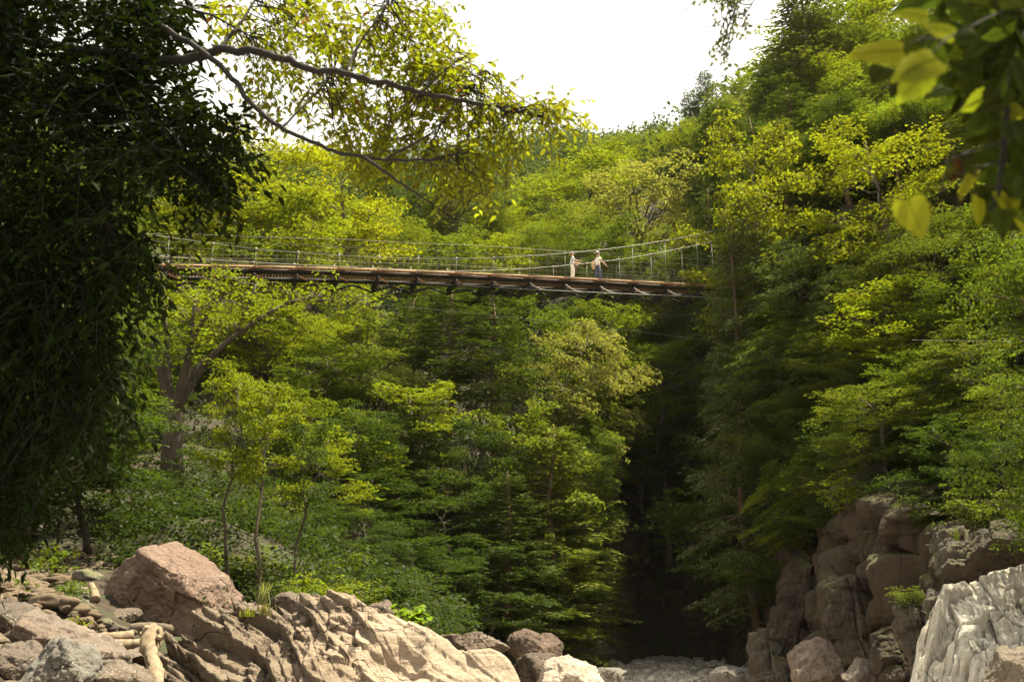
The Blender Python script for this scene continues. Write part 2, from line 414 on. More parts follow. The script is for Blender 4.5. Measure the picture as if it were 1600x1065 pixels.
def proto_conifer(seed, H=16., R0=2.9, base=.14, step=.36, leaf=.22):
    rng=np.random.default_rng(seed); tk=MB(); LP=[];LD=[];LN=[];LL=[]
    T=curve((0,0,-.8),(rng.normal(0,.2),rng.normal(0,.2),H),14,.006,rng)
    r0=H*.0125; tk.tube(T,np.linspace(r0,r0*.1,14)*(1+.4*np.exp(-np.arange(14)*1.4)),8)
    z=base*H; az=0
    while z<H*.985:
        g=(z/H-base)/(1-base)
        nb=5 if g<.8 else 4
        for b in range(nb):
            if rng.uniform()<.16*(1-g): continue
            az+=6.283/nb+rng.normal(0,.35)
            L=(R0*(1-g)**.72*rng.uniform(.62,1.15)+.22)*(.75 if g<.08 else 1)
            k=z/H*13; i0=int(min(12,k)); s=T[i0]*(1-(k-i0))+T[min(13,i0+1)]*(k-i0)+[0,0,rng.normal(0,.22)]
            el=R(-2+34*g+rng.normal(0,13))
            d=np.array([math.cos(az),math.sin(az),math.tan(el)])
            tt=np.linspace(0,1,6)[:,None]; B=s+d*L*tt; B[:,2]+=(-.30*L*tt**2+.12*L*tt**3.5)[:,0]
            tk.tube(B,np.linspace(.035*(1-g)+.012,.006,6),3,False)
            nt=int(5+L*4.2); side=np.array([-math.sin(az),math.cos(az),0])
            for j in range(nt):
                q=.22+.78*(j+rng.uniform(0,.8))/nt; q=min(q,.999)
                kk=q*5; a0=int(kk); p=B[a0]*(1-(kk-a0))+B[a0+1]*(kk-a0)
                sg=1 if j%2 else -1
                l2=(.42*L*(1.05-q)+.22)*rng.uniform(.7,1.25)
                d2=unit(d*np.array([1,1,.4])*.75+side*sg*.95+np.array([0,0,-.18])+rng.normal(0,.12,3))
                m=int(2+l2/.105)
                t2=np.linspace(.1,1,m)
                pts=p+d2*l2*t2[:,None]; pts[:,2]-=rng.uniform(.1,.5)*l2*t2**2; pts=pts+rng.normal(0,.04,(m,3))
                al=np.where(np.arange(m)%2==0,1,-1)[:,None]*.55
                perp=unit(np.cross(d2,[0,0,1.]))
                LP.append(pts); LD.append(d2+perp*al+rng.normal(0,.22,(m,3))-np.array([0,0,.22])); LN.append(np.array([0,0,1.])+rng.normal(0,.55,(m,3))); LL.append(leaf*rng.uniform(.6,1.25,m)*(.75+.25*min(1,L)))
        z+=step*rng.uniform(.75,1.25)*(1 if g<.8 else .7)
    P=np.concatenate(LP); D=np.concatenate(LD); Nn=np.concatenate(LN); L=np.concatenate(LL)
    return tk.arrays(), kites(P,D,Nn,L,L*.36)

def proto_shrub(seed, H=2., R0=1.4, leaf=.13, n_st=22):
    rng=np.random.default_rng(seed); tk=MB(); LP=[];LD=[];LN=[]
    for i in range(n_st):
        a=rng.uniform(0,6.28); l=rng.uniform(.55,1)
        e=np.array([math.cos(a)*R0*l,math.sin(a)*R0*l,H*rng.uniform(.45,1)*(1.1-.4*l)])
        B=curve((rng.normal(0,.1),rng.normal(0,.1),-.15),e,6,.05,rng,sag=-.25*l)
        tk.tube(B,np.linspace(.02,.005,6),3,False)
        for q in (2,3,4,5):
            for m in range(2):
                c=B[q]+rng.normal(0,.13,3); n=int(rng.uniform(8,20)); rad=rng.uniform(.16,.36)
                b=rng.uniform(0,6.28,n); rho=rad*np.sqrt(rng.uniform(.05,1,n))
                off=np.stack([np.cos(b)*rho,np.sin(b)*rho,-.3*rho**2/rad+rng.normal(0,.03,n)],1)
                LP.append(c+off); LD.append(np.stack([np.cos(b),np.sin(b),np.full(n,-.3)],1)+rng.normal(0,.4,(n,3))); LN.append(np.array([0,0,1.])+rng.normal(0,.38,(n,3)))
    P=np.concatenate(LP); D=np.concatenate(LD); Nn=np.concatenate(LN); n=len(P); L=leaf*rng.uniform(.65,1.3,n)
    return tk.arrays(), kites(P,D,Nn,L,L*.66)

class Proto: pass
PROTO={}
def make_proto(key, gen, H, R0, leafmat, bark):
    p=Proto(); (tv,tq,tt),(lv,lq)=gen
    p.trunk=bpy.data.meshes.new('trunk'); p.H=H; p.R=R0
    a=link_mesh('trunk',tv,[tq,tt],MAT[bark],smooth=True); b=link_mesh('crown',lv,[lq],MAT[leafmat])
    p.tm=a.data; p.cm=b.data
    bpy.data.objects.remove(a); bpy.data.objects.remove(b)
    p.zmax=float(np.percentile(lv[:,2],99.7)); p.rad=float(np.percentile(np.hypot(lv[:,0],lv[:,1]),96)); p.n=len(lq)
    PROTO[key]=p
for s in range(4): make_proto('M%d'%s,proto_maple(10+s,H=14,R0=4.2,leaf=(.16,.20,.175,.15)[s],dens=(38,28,34,42)[s],nl=(17,19,16,20)[s]),14,4.2,'leaf','bark')
for s in range(2): make_proto('T%d'%s,proto_maple(30+s,H=15,R0=3.4,base=.5,nl=13,dens=28),15,3.4,'leaf','bark')     # tall slim trunk, high crown
for s in range(3): make_proto('R%d'%s,proto_round(50+s,leaf=(.15,.21,.17)[s],ncl=(120,90,105)[s],dens=(230,165,200)[s]),14,4.5,'leaf','bark')
for s in range(4): make_proto('C%d'%s,proto_conifer(70+s,R0=(2.9,2.5,3.2,2.8)[s]),16,2.9,'needle','bark_red')
for s in range(2): make_proto('K%d'%s,proto_conifer(80+s,R0=2.7,base=.58),16,2.7,'needle','bark_red')               # bare lower trunk
for s in range(3): make_proto('S%d'%s,proto_shrub(90+s),2,1.4,'leaf','bark')
# fine-leaved versions for trees that stand close to the viewer
for s in range(2): make_proto('N%d'%s,proto_maple(110+s,H=9,R0=3.6,leaf=.115,base=.18,nl=20,dens=62,nsec=9),9,3.6,'leaf','bark')

TREE_N=0
def put_tree(name, key, x, y, z, H, width, color, label, cat='tree', group=None, rz=None, lean=(0,0)):
    """a tree: Empty at its foot > trunk, crown"""
    global TREE_N; TREE_N+=1
    p=PROTO[key]
    t=thing(name,label,cat,(x,y,z),group)
    t.rotation_euler=(lean[0],lean[1],(TREE_N*2.399)%6.283 if rz is None else rz)
    sz=H/p.zmax; sx=width/(2*p.rad)
    sx=min(max(sx,sz*.45),sz*2.2)
    kz=min(1,1.45*sx/sz) if key[0] in 'MRNT' else min(1,2.0*sx/sz)
    t.scale=(sx,sx,sz)
    for nm,me in (('trunk' if name!='bush' else 'stem',p.tm),('crown' if name!='bush' else 'foliage',p.cm)):
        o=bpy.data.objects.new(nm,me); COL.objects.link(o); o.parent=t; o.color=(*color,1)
    o.scale=(1,1,kz); o.location=(0,0,p.zmax*(1-kz))
    return t
# ------------------------------------------------------------------ terrain
CL_PATH=[(-3.5,57.5),(1.5,58.5),(4.2,61),(6.2,66),(7.2,71),(9.2,72.6),(11.5,70.6),(14.0,68.5),(14.6,63.5),(13.5,59.5),(13.9,54.5),(13.4,50),(13.6,44.5),(12.4,40),(12.8,35),(11.9,31.5),(12.6,28)]
CL_TOP=[3.5,6,9,12.5,15,16,15,13.5,13,12,11,9.6,8.6,7.6,6.4,5,3.2]
def _normals(p):
    p=np.array(p,float); t=np.gradient(p,axis=0); t/=np.linalg.norm(t,axis=1)[:,None]
    return np.stack([t[:,1],-t[:,0]],1)
def _pts():
    W=[(0,2,-1.2),(4,10,-1.2),(7,22,-1.3),(9,34,-1.3),(10,44,-1.2),(-2,10,-.9),(0,16,-.6),(12,22,-1.3),(12.6,30,-1.3),(13,40,-1.3),(14,52,-1.2),(14.8,62,-1),
       (0,-15,-.8),(-12,-15,1),(14,-15,-.5),(13,5,-1),(13,15,-1),(-6,8,-.2),(-10,6,1.0),(-20,0,5),(-20,14,5),(-40,20,14),(-60,40,26),(-90,90,60),(-40,-15,12),(35,0,14),(30,20,17),(60,40,50),(90,90,85),(150,150,120),(150,20,100),(-150,150,90),(-150,20,60)]
    I=[(1000,1064,54),(1080,1039,66),(960,1050,60),(1170,1050,58),(1100,1065,52),
       (100,884,26),(60,930,20),(20,1000,15),(200,1040,17),(190,1030,19),(230,1030,18),(150,1030,18),(270,1000,22),(120,960,19),(305,826,30),(400,846,30),(480,930,26),(600,965,36),(700,995,46),(800,1020,54),(850,1030,58),
       (0,830,30),(-250,760,32),(150,846,29),(270,760,40),(150,690,48),(450,690,50),(560,760,54),(700,760,62),(800,760,66),(880,740,71),(940,715,74),(1020,700,73),(640,880,46),(740,900,53),(830,930,58),
       (450,420,82),(330,470,75),(200,480,66),(600,460,95),(700,440,110),(780,420,112),(850,390,120),(900,520,84),(980,520,82),(1050,520,78),(960,380,120),(1010,360,110),
       (760,300,220),(880,262,245),(960,262,250),(600,330,230),(450,330,190),(300,350,130),(100,330,100),(-200,300,110),(930,250,300),(760,262,300),(600,262,300),(1100,300,260),
       (1600,905,26),(1600,830,31),(1530,800,34),(1520,742,38),(1420,770,43),(1300,790,51),(1210,720,56),(1150,650,61),(1195,470,62.5),(1215,452,59),(1300,448,57),(1420,470,50),(1600,520,43),(1600,700,36),(1450,620,43),(1350,600,50),(1240,560,57),
       (1600,260,66),(1450,300,68),(1320,300,78),(1240,260,92),(1150,300,100),(1090,330,105),(1060,310,130),(1040,300,160),(1600,110,90),(1400,130,105),(1300,120,120),(1200,200,140),(1150,240,150)]
    P=[at(*q) for q in I]+[np.array(w,float) for w in W]
    for (a,b),c,tp in zip(CL_PATH[2:],_normals(CL_PATH)[2:],CL_TOP[2:]):
        P.append(np.array([a+c[0]*.4,b+c[1]*.4,-1.1])); P.append(np.array([a-c[0]*1.6,b-c[1]*1.6,tp-1.2]))
    return np.array(P)
TP=_pts()
def _fit():
    A=TP[:,:2]; d=np.sqrt(((A[:,None]-A[None])**2).sum(-1)); n=len(A)
    M=np.zeros((n+1,n+1)); M[:n,:n]=-d+np.eye(n)*-.3; M[:n,n]=1; M[n,:n]=1
    return np.linalg.solve(M,np.concatenate([TP[:,2],[0]]))
TW=_fit()
def ground_z(x,y):
    x=np.atleast_1d(np.asarray(x,float)); y=np.atleast_1d(np.asarray(y,float)); sh=x.shape; x=x.ravel(); y=y.ravel()
    out=np.zeros(len(x))
    for i in range(0,len(x),20000):
        d=np.sqrt((x[i:i+20000,None]-TP[None,:,0])**2+(y[i:i+20000,None]-TP[None,:,1])**2)
        out[i:i+20000]=-d@TW[:-1]+TW[-1]
    xl=np.interp(y,[0,40,52,58,61,66,71],[0,2,3,3.5,4.6,6.6,7.6]); xr=np.interp(y,[0,27,31,40,50,59,63,68.5,70.5],[11,12.4,11.8,12.2,13.2,13.3,14.3,13.8,11.5])
    zb=np.interp(y,[0,40,48,58,66,72],[-1.5,-1.4,-1.1,-.80,-.55,-.5]); ins=(x>xl)&(x<xr)&(y<71.5)&(y>5)
    out=np.where(ins,np.clip(out,zb,zb+.25),out)
    return out.reshape(sh)
def gz(x,y): return float(ground_z(x,y)[0])

def ground_material():
    m,nt,out=new_mat('ground'); n=N(nt); tc=n('ShaderNodeTexCoord'); geo=n('ShaderNodeNewGeometry')
    P=tc.outputs['Object']
    a=n.noise(P,.6,6,.65); b=n.noise(P,5,6,.7)
    col=n.ramp(b,[(.3,(.016,.011,.006)),(.55,(.036,.024,.013)),(.75,(.062,.04,.021))])
    col=n.mix(n.ramp(a,[(.45,(0,0,0)),(.6,(1,1,1))]),col,n.mix(b,(.014,.019,.005),(.034,.042,.010)))
    sx=n('ShaderNodeSeparateXYZ'); n.L(P,sx.inputs[0])
    vo=n('ShaderNodeTexVoronoi'); vo.inputs['Scale'].default_value=7; n.L(P,vo.inputs['Vector'])
    g=n.ramp(vo.outputs['Color'],[(0,(.22,.19,.15)),(1,(.46,.42,.35))])
    low=n.math('LESS_THAN',sx.outputs[2],n.math('ADD',-.45,n.math('MULTIPLY',a,.5)))
    col=n.mix(low,col,g)
    p=n('ShaderNodeBsdfPrincipled'); n.L(col,p.inputs['Base Color']); p.inputs['Roughness'].default_value=.95
    bp=n('ShaderNodeBump'); bp.inputs['Strength'].default_value=.6; bp.inputs['Distance'].default_value=.15
    n.L(b,bp.inputs['Height']); n.L(bp.outputs[0],p.inputs['Normal'])
    n.L(p.outputs[0],out.inputs[0]); return m
MAT['ground']=ground_material()
def build_ground():
    n=300
    s=np.linspace(-1,1,n); xs=np.sign(s)*(np.abs(s)*40+np.abs(s)**4*260)+2
    t=np.linspace(0,1,n); ys=-30+t*130+t**4*400
    X,Y=np.meshgrid(xs,ys); Z=ground_z(X,Y)
    p=np.stack([X.ravel(),Y.ravel(),np.zeros(X.size)],1)
    amp=np.clip((Z.ravel()+1.2)*.25,.03,.5)
    Z=Z.ravel()+amp*fbm(p*.45,5,3)
    V=np.stack([X.ravel(),Y.ravel(),Z],1)
    i=np.arange(n-1)[:,None]*n+np.arange(n-1)[None]
    Q=np.stack([i,i+1,i+n+1,i+n],-1).reshape(-1,4)
    kind(link_mesh('ground',V,[Q],MAT['ground'],smooth=True),'structure')
build_ground()

def build_cliff():
    path=np.array(CL_PATH,float)
    tops=np.array(CL_TOP)
    seg=np.concatenate([[0],np.cumsum(np.linalg.norm(np.diff(path,axis=0),axis=1))])
    ns=2600; nt=200
    s=np.linspace(0,seg[-1],ns); px=np.interp(s,seg,path[:,0]); py=np.interp(s,seg,path[:,1]); top=np.interp(s,seg,tops)
    k=np.ones(159)/159
    for _ in range(3):
        px=np.convolve(np.pad(px,79,'edge'),k,'valid'); py=np.convolve(np.pad(py,79,'edge'),k,'valid')
    tx=np.gradient(px); ty=np.gradient(py); l=np.hypot(tx,ty); nx,ny=ty/l,-tx/l      # normal to the right of travel = towards the river
    t=np.linspace(0,1,nt)
    S,T=np.meshgrid(s,t); Z=-1.7+(top[None,:]+1.7)*T
    q=np.stack([S.ravel(),Z.ravel(),np.zeros(S.size)],1)
    warp=fbm(q*.35,3,9)*.5
    w1=np.stack([S.ravel()*.55+warp+Z.ravel()*.10,Z.ravel()*.16+warp*.4,np.full(S.size,.5)],1)
    d1,d2,c1=worley(w1,5)
    w2=np.stack([S.ravel()*1.6+warp+Z.ravel()*.2,Z.ravel()*.5,np.full(S.size,.5)],1)
    e1,e2,c2=worley(w2,15)
    sw=S.ravel()+.55*warp+Z.ravel()*.16; zw=Z.ravel()+.5*fbm(q*.5,3,33)
    r1,t1,b1=blocks(zw*.16,sw*.62,201); r2,t2,b2=blocks(zw*.42+.3,sw*1.5+.2*fbm(q*.9,2,35),202); r3,t3,b3=blocks(zw*1.1,sw*3.4,203)
    off=(r1-.5)*1.5+t1*.9+(r2-.5)*.55+t2*.5+(r3-.5)*.10+t3*.12-.45*np.exp(-(b1/.05)**2)-.16*np.exp(-(b2/.06)**2)-.03*np.exp(-(b3/.08)**2)+.10*fbm(q*np.array([3,1.2,1]),6,21,.6)+.5*fbm(q*.22,2,4)
    lean=.55*(Z.ravel()+1)*0.16
    off=off-lean+1.2*np.exp(-(Z.ravel()+1.2)**2/3.0)*.5
    back=np.where(T.ravel()>.93,(T.ravel()-.93)/.07*1.2,0)
    O=(off-back).reshape(nt,ns); O[:,2:-2]=(O[:,:-4]+O[:,1:-3]*2+O[:,2:-2]*2+O[:,3:-1]*2+O[:,4:])/8
    off=O.ravel()
    V=np.stack([(px[None,:]+0*T).ravel()+nx[None,:].repeat(nt,0).ravel()*off,(py[None,:]+0*T).ravel()+ny[None,:].repeat(nt,0).ravel()*off,Z.ravel()],1)
    i=np.arange(nt-1)[:,None]*ns+np.arange(ns-1)[None]
    Q=np.stack([i,i+1,i+ns+1,i+ns],-1).reshape(-1,4)
    kind(link_mesh('cliff',V,[Q],MAT['cliff'],smooth=True,color=(.050,.037,.026)),'structure')
build_cliff()
# ------------------------------------------------------------------ rocks
_ICO={}
def ico(sub):
    if sub not in _ICO:
        bm=bmesh.new(); bmesh.ops.create_icosphere(bm,subdivisions=sub,radius=1)
        V=np.array([v.co[:] for v in bm.verts]); Fc=np.array([[v.index for v in f.verts] for f in bm.faces]); bm.free()
        _ICO[sub]=(unit(V),Fc)
    return _ICO[sub]
def vnormals(V,Fc):
    n=np.cross(V[Fc[:,1]]-V[Fc[:,0]],V[Fc[:,2]]-V[Fc[:,0]])
    out=np.zeros_like(V)
    for k in range(3): np.add.at(out,Fc[:,k],n)
    return unit(out)
def rock_shape(seed, dims, planes=None, npl=11, sharp=34, rough=.05, sub=6, crack=.02, strata=None, facet=.09):
    rng=np.random.default_rng(seed); V,Fc=ico(sub)
    if planes is None:
        pn=unit(rng.normal(0,1,(npl,3))*np.array([1,1,.8])); pd=rng.uniform(.66,.98,npl)
    else:
        pn=unit(np.array([p[:3] for p in planes],float)); pd=np.array([p[3] for p in planes],float)
    c=np.maximum(V@pn.T,0)/pd[None]
    r=((c**sharp).sum(1)+(1/1.25)**sharp)**(-1/sharp)
    P=V*r[:,None]*np.asarray(dims)[None]
    m=float(np.mean(dims))
    nrm=vnormals(P,Fc)
    q=P/m+seed*3.1
    d1,d2,ci=worley(q*1.5+fbm(q*2,2,seed)[:,None]*.2,seed)
    disp=rough*1.0*fbm(q*1.3,3,seed)+rough*.85*fbm(q*4.5,6,seed+5,.58)-crack*np.exp(-((d2-d1)/.05)**2)+crack*1.6*(ci-.5)
    g1,gi,gh=facets(q*1.25+.18*fbm(q*1.7,2,seed+3)[:,None],seed+40); g2,gj,gk=facets(q*3.1,seed+41)
    disp=disp+facet*gh+facet*.32*gk-.012*np.exp(-(g1/.03)**2)
    if strata is not None:
        ax,per,amp=strata
        h=q@unit(np.asarray(ax,float))/per+.5*fbm(q*1.2,2,seed+9)
        f=h-np.floor(h); disp=disp+amp*(np.where(f<.85,f/.85,(1-f)/.15)-.5)
    P=P+nrm*(disp*m)[:,None]
    return P,Fc
def put_rock(name, label, px, py, w, h, Y, color, seed, depth=.9, mat='rock', rot=0, cat='rock', group=None, sink=.0, **kw):
    """rock whose outline fills about w x h photo pixels centred on (px,py)"""
    c=at(px,py,Y); s=1/ppm(Y,py)
    hx,hz=w*s/2,h*s/2
    P,Fc=rock_shape(seed,(hx,hx*depth,hz),**kw)
    cr,sr=math.cos(rot),math.sin(rot)
    P=np.stack([P[:,0]*cr-P[:,2]*sr,P[:,1],P[:,0]*sr+P[:,2]*cr],1)
    o=link_mesh(name,P,[Fc],MAT[mat],smooth=True,loc=tuple(c),color=color)
    tag(o,label,cat,group); return o

WARM=(.19,.135,.095); GREY=(.155,.14,.115); BROWN=(.11,.075,.05); PALE=(.36,.28,.19); PINK=(.15,.104,.083)
# the big boulder: a lit slanting back and a dark overhanging front
bp=[(.62,-.30,.78,.66),(.15,-.35,.93,.86),(-.72,-.62,.12,.63),(-.25,-.93,-.28,.52),(-.9,.1,.3,.9),(-.55,-.1,.9,.84),(.95,-.2,.35,.84),(0,1,.1,.8),(.4,.8,.5,.8),(-.5,.7,.5,.85),(.1,0,-1,.85),(.2,-.9,-.1,.66),(.75,-.62,.25,.74)]
put_rock('boulder','big reddish brown boulder with an overhanging dark front above the driftwood',258,930,222,168,22,PINK,3,depth=.95,cat='boulder',planes=bp,sharp=60,rough=.035,crack=.01,sub=7,facet=.06)

ROCKS=[ # name,label,px,py,w,h,Y,color,seed,depth,rot,mat
 ('boulder','rounded brown rock peeping out behind the grass tuft on the slab',462,952,85,44,19.5,BROWN,11,.9,0,'rock'),
 ('rock','low dark rock between the slab and the bright round-leaved plant',600,962,60,36,20,BROWN,12,.9,0,'rock'),
 ('boulder','pale smooth sunlit rock lying beyond the right end of the slab',893,1070,112,78,19,PALE,13,.9,-.05,'rock'),
 ('boulder','grey green boulder with a leafy sprig on it at the mouth of the dark cleft',918,1014,72,66,60,(.20,.18,.11),14,.9,0,'rock_moss'),
 ('boulder','brown rounded boulder low down right behind the end of the slab',838,1056,105,62,26,(.14,.095,.065),15,.9,.1,'rock'),
 ('boulder','cracked red brown rock at the foot of the forest beside the cleft',842,1018,92,52,40,(.16,.095,.06),16,.8,-.3,'rock'),
 ('rock','long low brown rock just above the rounded end of the slab',738,1006,110,34,24,BROWN,17,.8,-.15,'rock'),
 ('rock','flat grey stone at the left edge of the gravel bar',955,1056,56,30,46,(.24,.225,.20),18,.9,0,'rock'),
 ('rock','rounded grey stone at the right edge of the gravel bar',1146,1060,64,32,44,(.27,.255,.23),19,.9,0,'rock'),
 ('boulder','long tilted reddish slab of rock left of the driftwood logs',100,1010,175,74,15,(.29,.205,.145),21,.8,-.42,'rock'),
 ('boulder','upright grey pointed rock in the bottom corner below the tilted reddish slab',92,1052,115,112,12.5,(.27,.255,.22),22,.8,-.35,'rock'),
 ('boulder','dark brown wedge shaped rock at the edge, above a deep shadow hole',18,985,105,88,15,(.19,.145,.105),23,.9,-.5,'rock'),
 ('boulder','smooth brown rock under the wedge shaped rock at the edge',28,1046,100,74,13.5,(.22,.165,.12),24,.9,.1,'rock'),
 ('rock','grey round topped rock among the leaves above the tilted reddish slab',92,966,52,38,19,GREY,25,.9,.1,'rock'),
 ('rock','flat grey rock under the lower left flank of the big boulder',135,952,48,30,21,GREY,26,.9,0,'rock'),
 ('rock','small brown split rock tucked below the big boulder near the ferns',140,972,40,26,20,BROWN,27,.9,.2,'rock'),
 ('rock','pale flat stone at the foot of the stone steps',102,906,48,18,24,(.36,.32,.25),28,.9,.05,'rock'),
 ('rock','mossy green topped stone beside the big boulder below the steps',136,905,46,26,23.5,(.28,.26,.16),29,.9,0,'rock_moss'),
 ('rock','brown angular stone left of the pale flat stone below the steps',56,915,58,30,23,BROWN,30,.9,-.2,'rock'),
 ('rock','thin white stone wedged in the scree below the steps',82,914,26,12,23.4,(.5,.46,.38),31,.9,-.2,'rock'),
 ('rock','rusty brown block half buried in leaves on the scree',80,938,34,24,21.5,(.27,.18,.11),32,.9,.2,'rock'),
 ('rock','tan stone with a flat top beside the yellow stump',118,926,40,20,22,(.33,.27,.19),33,.9,0,'rock'),
 ('rock','small grey stone nearest the edge on the leafy scree',40,940,36,24,20.5,GREY,34,.9,.1,'rock'),
 ('rock','brown flat rock lying between the two driftwood piles',200,1032,100,30,16.5,(.28,.215,.15),35,.9,.12,'rock'),
 ('rock','wide flat brown rock at the bottom beside the forked pale log',180,1058,110,40,13,(.27,.2,.14),36,.9,-.15,'rock'),
 ('rock','dark brown rock in the hollow in front of the big boulder',196,966,54,34,20.3,BROWN,37,.9,.1,'rock'),
 ('rock','brown mossy stone between the log stack and the yellow stump',168,984,46,28,19.4,(.24,.2,.13),38,.9,-.1,'rock_moss'),
 # right bank foot
 ('boulder','reddish rounded boulder under the pillars of the right cliff',1282,1044,92,72,36,(.30,.205,.15),41,.9,0,'rock'),
 ('boulder','tan layered rock standing right of the reddish rounded boulder',1348,1058,62,46,33,(.32,.25,.18),42,.9,0,'rock'),
 ('boulder','big smooth olive brown boulder in the bottom corner under the white outcrop',1592,1052,105,76,17,(.27,.215,.13),43,.9,0,'rock'),
]
PLANES={21:[(.0,-.38,1,.52),(-1,-.25,.15,.9),(1,-.2,.1,.95),(0,-1,-.15,.7),(0,1,0,.8),(0,0,-1,.8),(.6,-.5,.55,.86)],
 22:[(-.8,-.45,.45,.62),(.55,-.35,.8,.70),(.1,-1,.25,.60),(0,0,-1,.9),(1,-.1,.1,.86),(-1,0,-.1,.86),(0,1,0,.8),(-.1,.2,1,.95)],
 23:[(.35,-.3,.9,.62),(-.4,-.2,1,.8),(.2,-1,-.45,.55),(1,-.2,.3,.85),(-1,0,0,.9),(0,1,0,.8),(0,0,-1,.75)],
 13:[(-.5,-.55,.75,.66),(.55,-.5,.75,.68),(0,-.2,1,.93),(0,-1,.1,.7),(0,1,.2,.8),(-1,0,.2,.85),(1,0,.2,.9),(0,0,-1,.9)]}
for nm,lb,px,py,w,h,Y,c,sd,dp,rt,mt in ROCKS:
    if c not in (GREY,BROWN,PALE): c=tuple(k*.52 for k in c)
    lum=sum(c)/3; c=tuple(.60*k+.40*lum for k in c)
    put_rock(nm,lb,px,py,w,h,Y,c,sd,depth=dp,rot=rt,mat=mt,cat='boulder' if nm=='boulder' else 'rock',planes=PLANES.get(sd),sub=6 if w>60 else 5,rough=.05,crack=.022 if w>70 else .015)

# leaning rock pillars of the right cliff, each a slab one can tell apart
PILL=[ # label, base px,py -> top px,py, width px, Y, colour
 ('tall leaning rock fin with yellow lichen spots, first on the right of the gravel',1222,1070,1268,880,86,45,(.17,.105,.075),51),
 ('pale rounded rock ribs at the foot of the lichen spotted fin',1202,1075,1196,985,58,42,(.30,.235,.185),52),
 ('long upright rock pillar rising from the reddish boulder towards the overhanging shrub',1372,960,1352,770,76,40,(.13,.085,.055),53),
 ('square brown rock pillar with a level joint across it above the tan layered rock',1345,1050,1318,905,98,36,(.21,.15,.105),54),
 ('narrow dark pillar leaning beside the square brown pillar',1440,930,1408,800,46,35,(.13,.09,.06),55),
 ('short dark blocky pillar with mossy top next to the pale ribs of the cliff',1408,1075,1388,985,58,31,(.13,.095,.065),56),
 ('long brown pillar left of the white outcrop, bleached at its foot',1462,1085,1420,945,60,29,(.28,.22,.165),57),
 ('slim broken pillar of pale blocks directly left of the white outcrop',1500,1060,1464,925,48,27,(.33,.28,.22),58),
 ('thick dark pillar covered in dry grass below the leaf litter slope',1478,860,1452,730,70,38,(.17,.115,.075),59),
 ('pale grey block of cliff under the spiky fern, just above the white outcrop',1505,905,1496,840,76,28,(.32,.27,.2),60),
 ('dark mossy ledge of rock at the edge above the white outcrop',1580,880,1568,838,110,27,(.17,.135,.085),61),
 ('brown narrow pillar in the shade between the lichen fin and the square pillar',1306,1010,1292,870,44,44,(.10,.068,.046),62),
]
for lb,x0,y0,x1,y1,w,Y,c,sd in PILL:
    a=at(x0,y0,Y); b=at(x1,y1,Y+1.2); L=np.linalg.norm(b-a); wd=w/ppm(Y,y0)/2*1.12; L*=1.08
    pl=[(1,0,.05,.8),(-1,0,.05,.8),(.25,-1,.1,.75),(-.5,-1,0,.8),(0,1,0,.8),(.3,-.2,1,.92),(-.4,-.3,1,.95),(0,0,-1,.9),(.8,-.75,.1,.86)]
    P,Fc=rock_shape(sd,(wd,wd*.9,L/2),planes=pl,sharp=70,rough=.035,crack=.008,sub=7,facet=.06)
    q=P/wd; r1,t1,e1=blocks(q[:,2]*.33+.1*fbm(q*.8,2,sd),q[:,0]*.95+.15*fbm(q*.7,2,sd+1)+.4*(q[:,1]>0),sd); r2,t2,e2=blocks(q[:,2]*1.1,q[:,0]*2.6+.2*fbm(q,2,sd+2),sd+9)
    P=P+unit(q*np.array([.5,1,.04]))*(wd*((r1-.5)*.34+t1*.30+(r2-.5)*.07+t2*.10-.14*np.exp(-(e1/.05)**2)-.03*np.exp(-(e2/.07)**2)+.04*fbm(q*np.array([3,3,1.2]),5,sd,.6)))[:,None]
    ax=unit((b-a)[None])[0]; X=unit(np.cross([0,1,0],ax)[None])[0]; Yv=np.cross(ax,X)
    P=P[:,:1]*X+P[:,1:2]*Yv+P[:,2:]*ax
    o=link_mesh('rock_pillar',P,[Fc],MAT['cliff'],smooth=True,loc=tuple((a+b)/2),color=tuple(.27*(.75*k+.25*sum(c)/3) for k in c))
    tag(o,lb,'rock pillar')

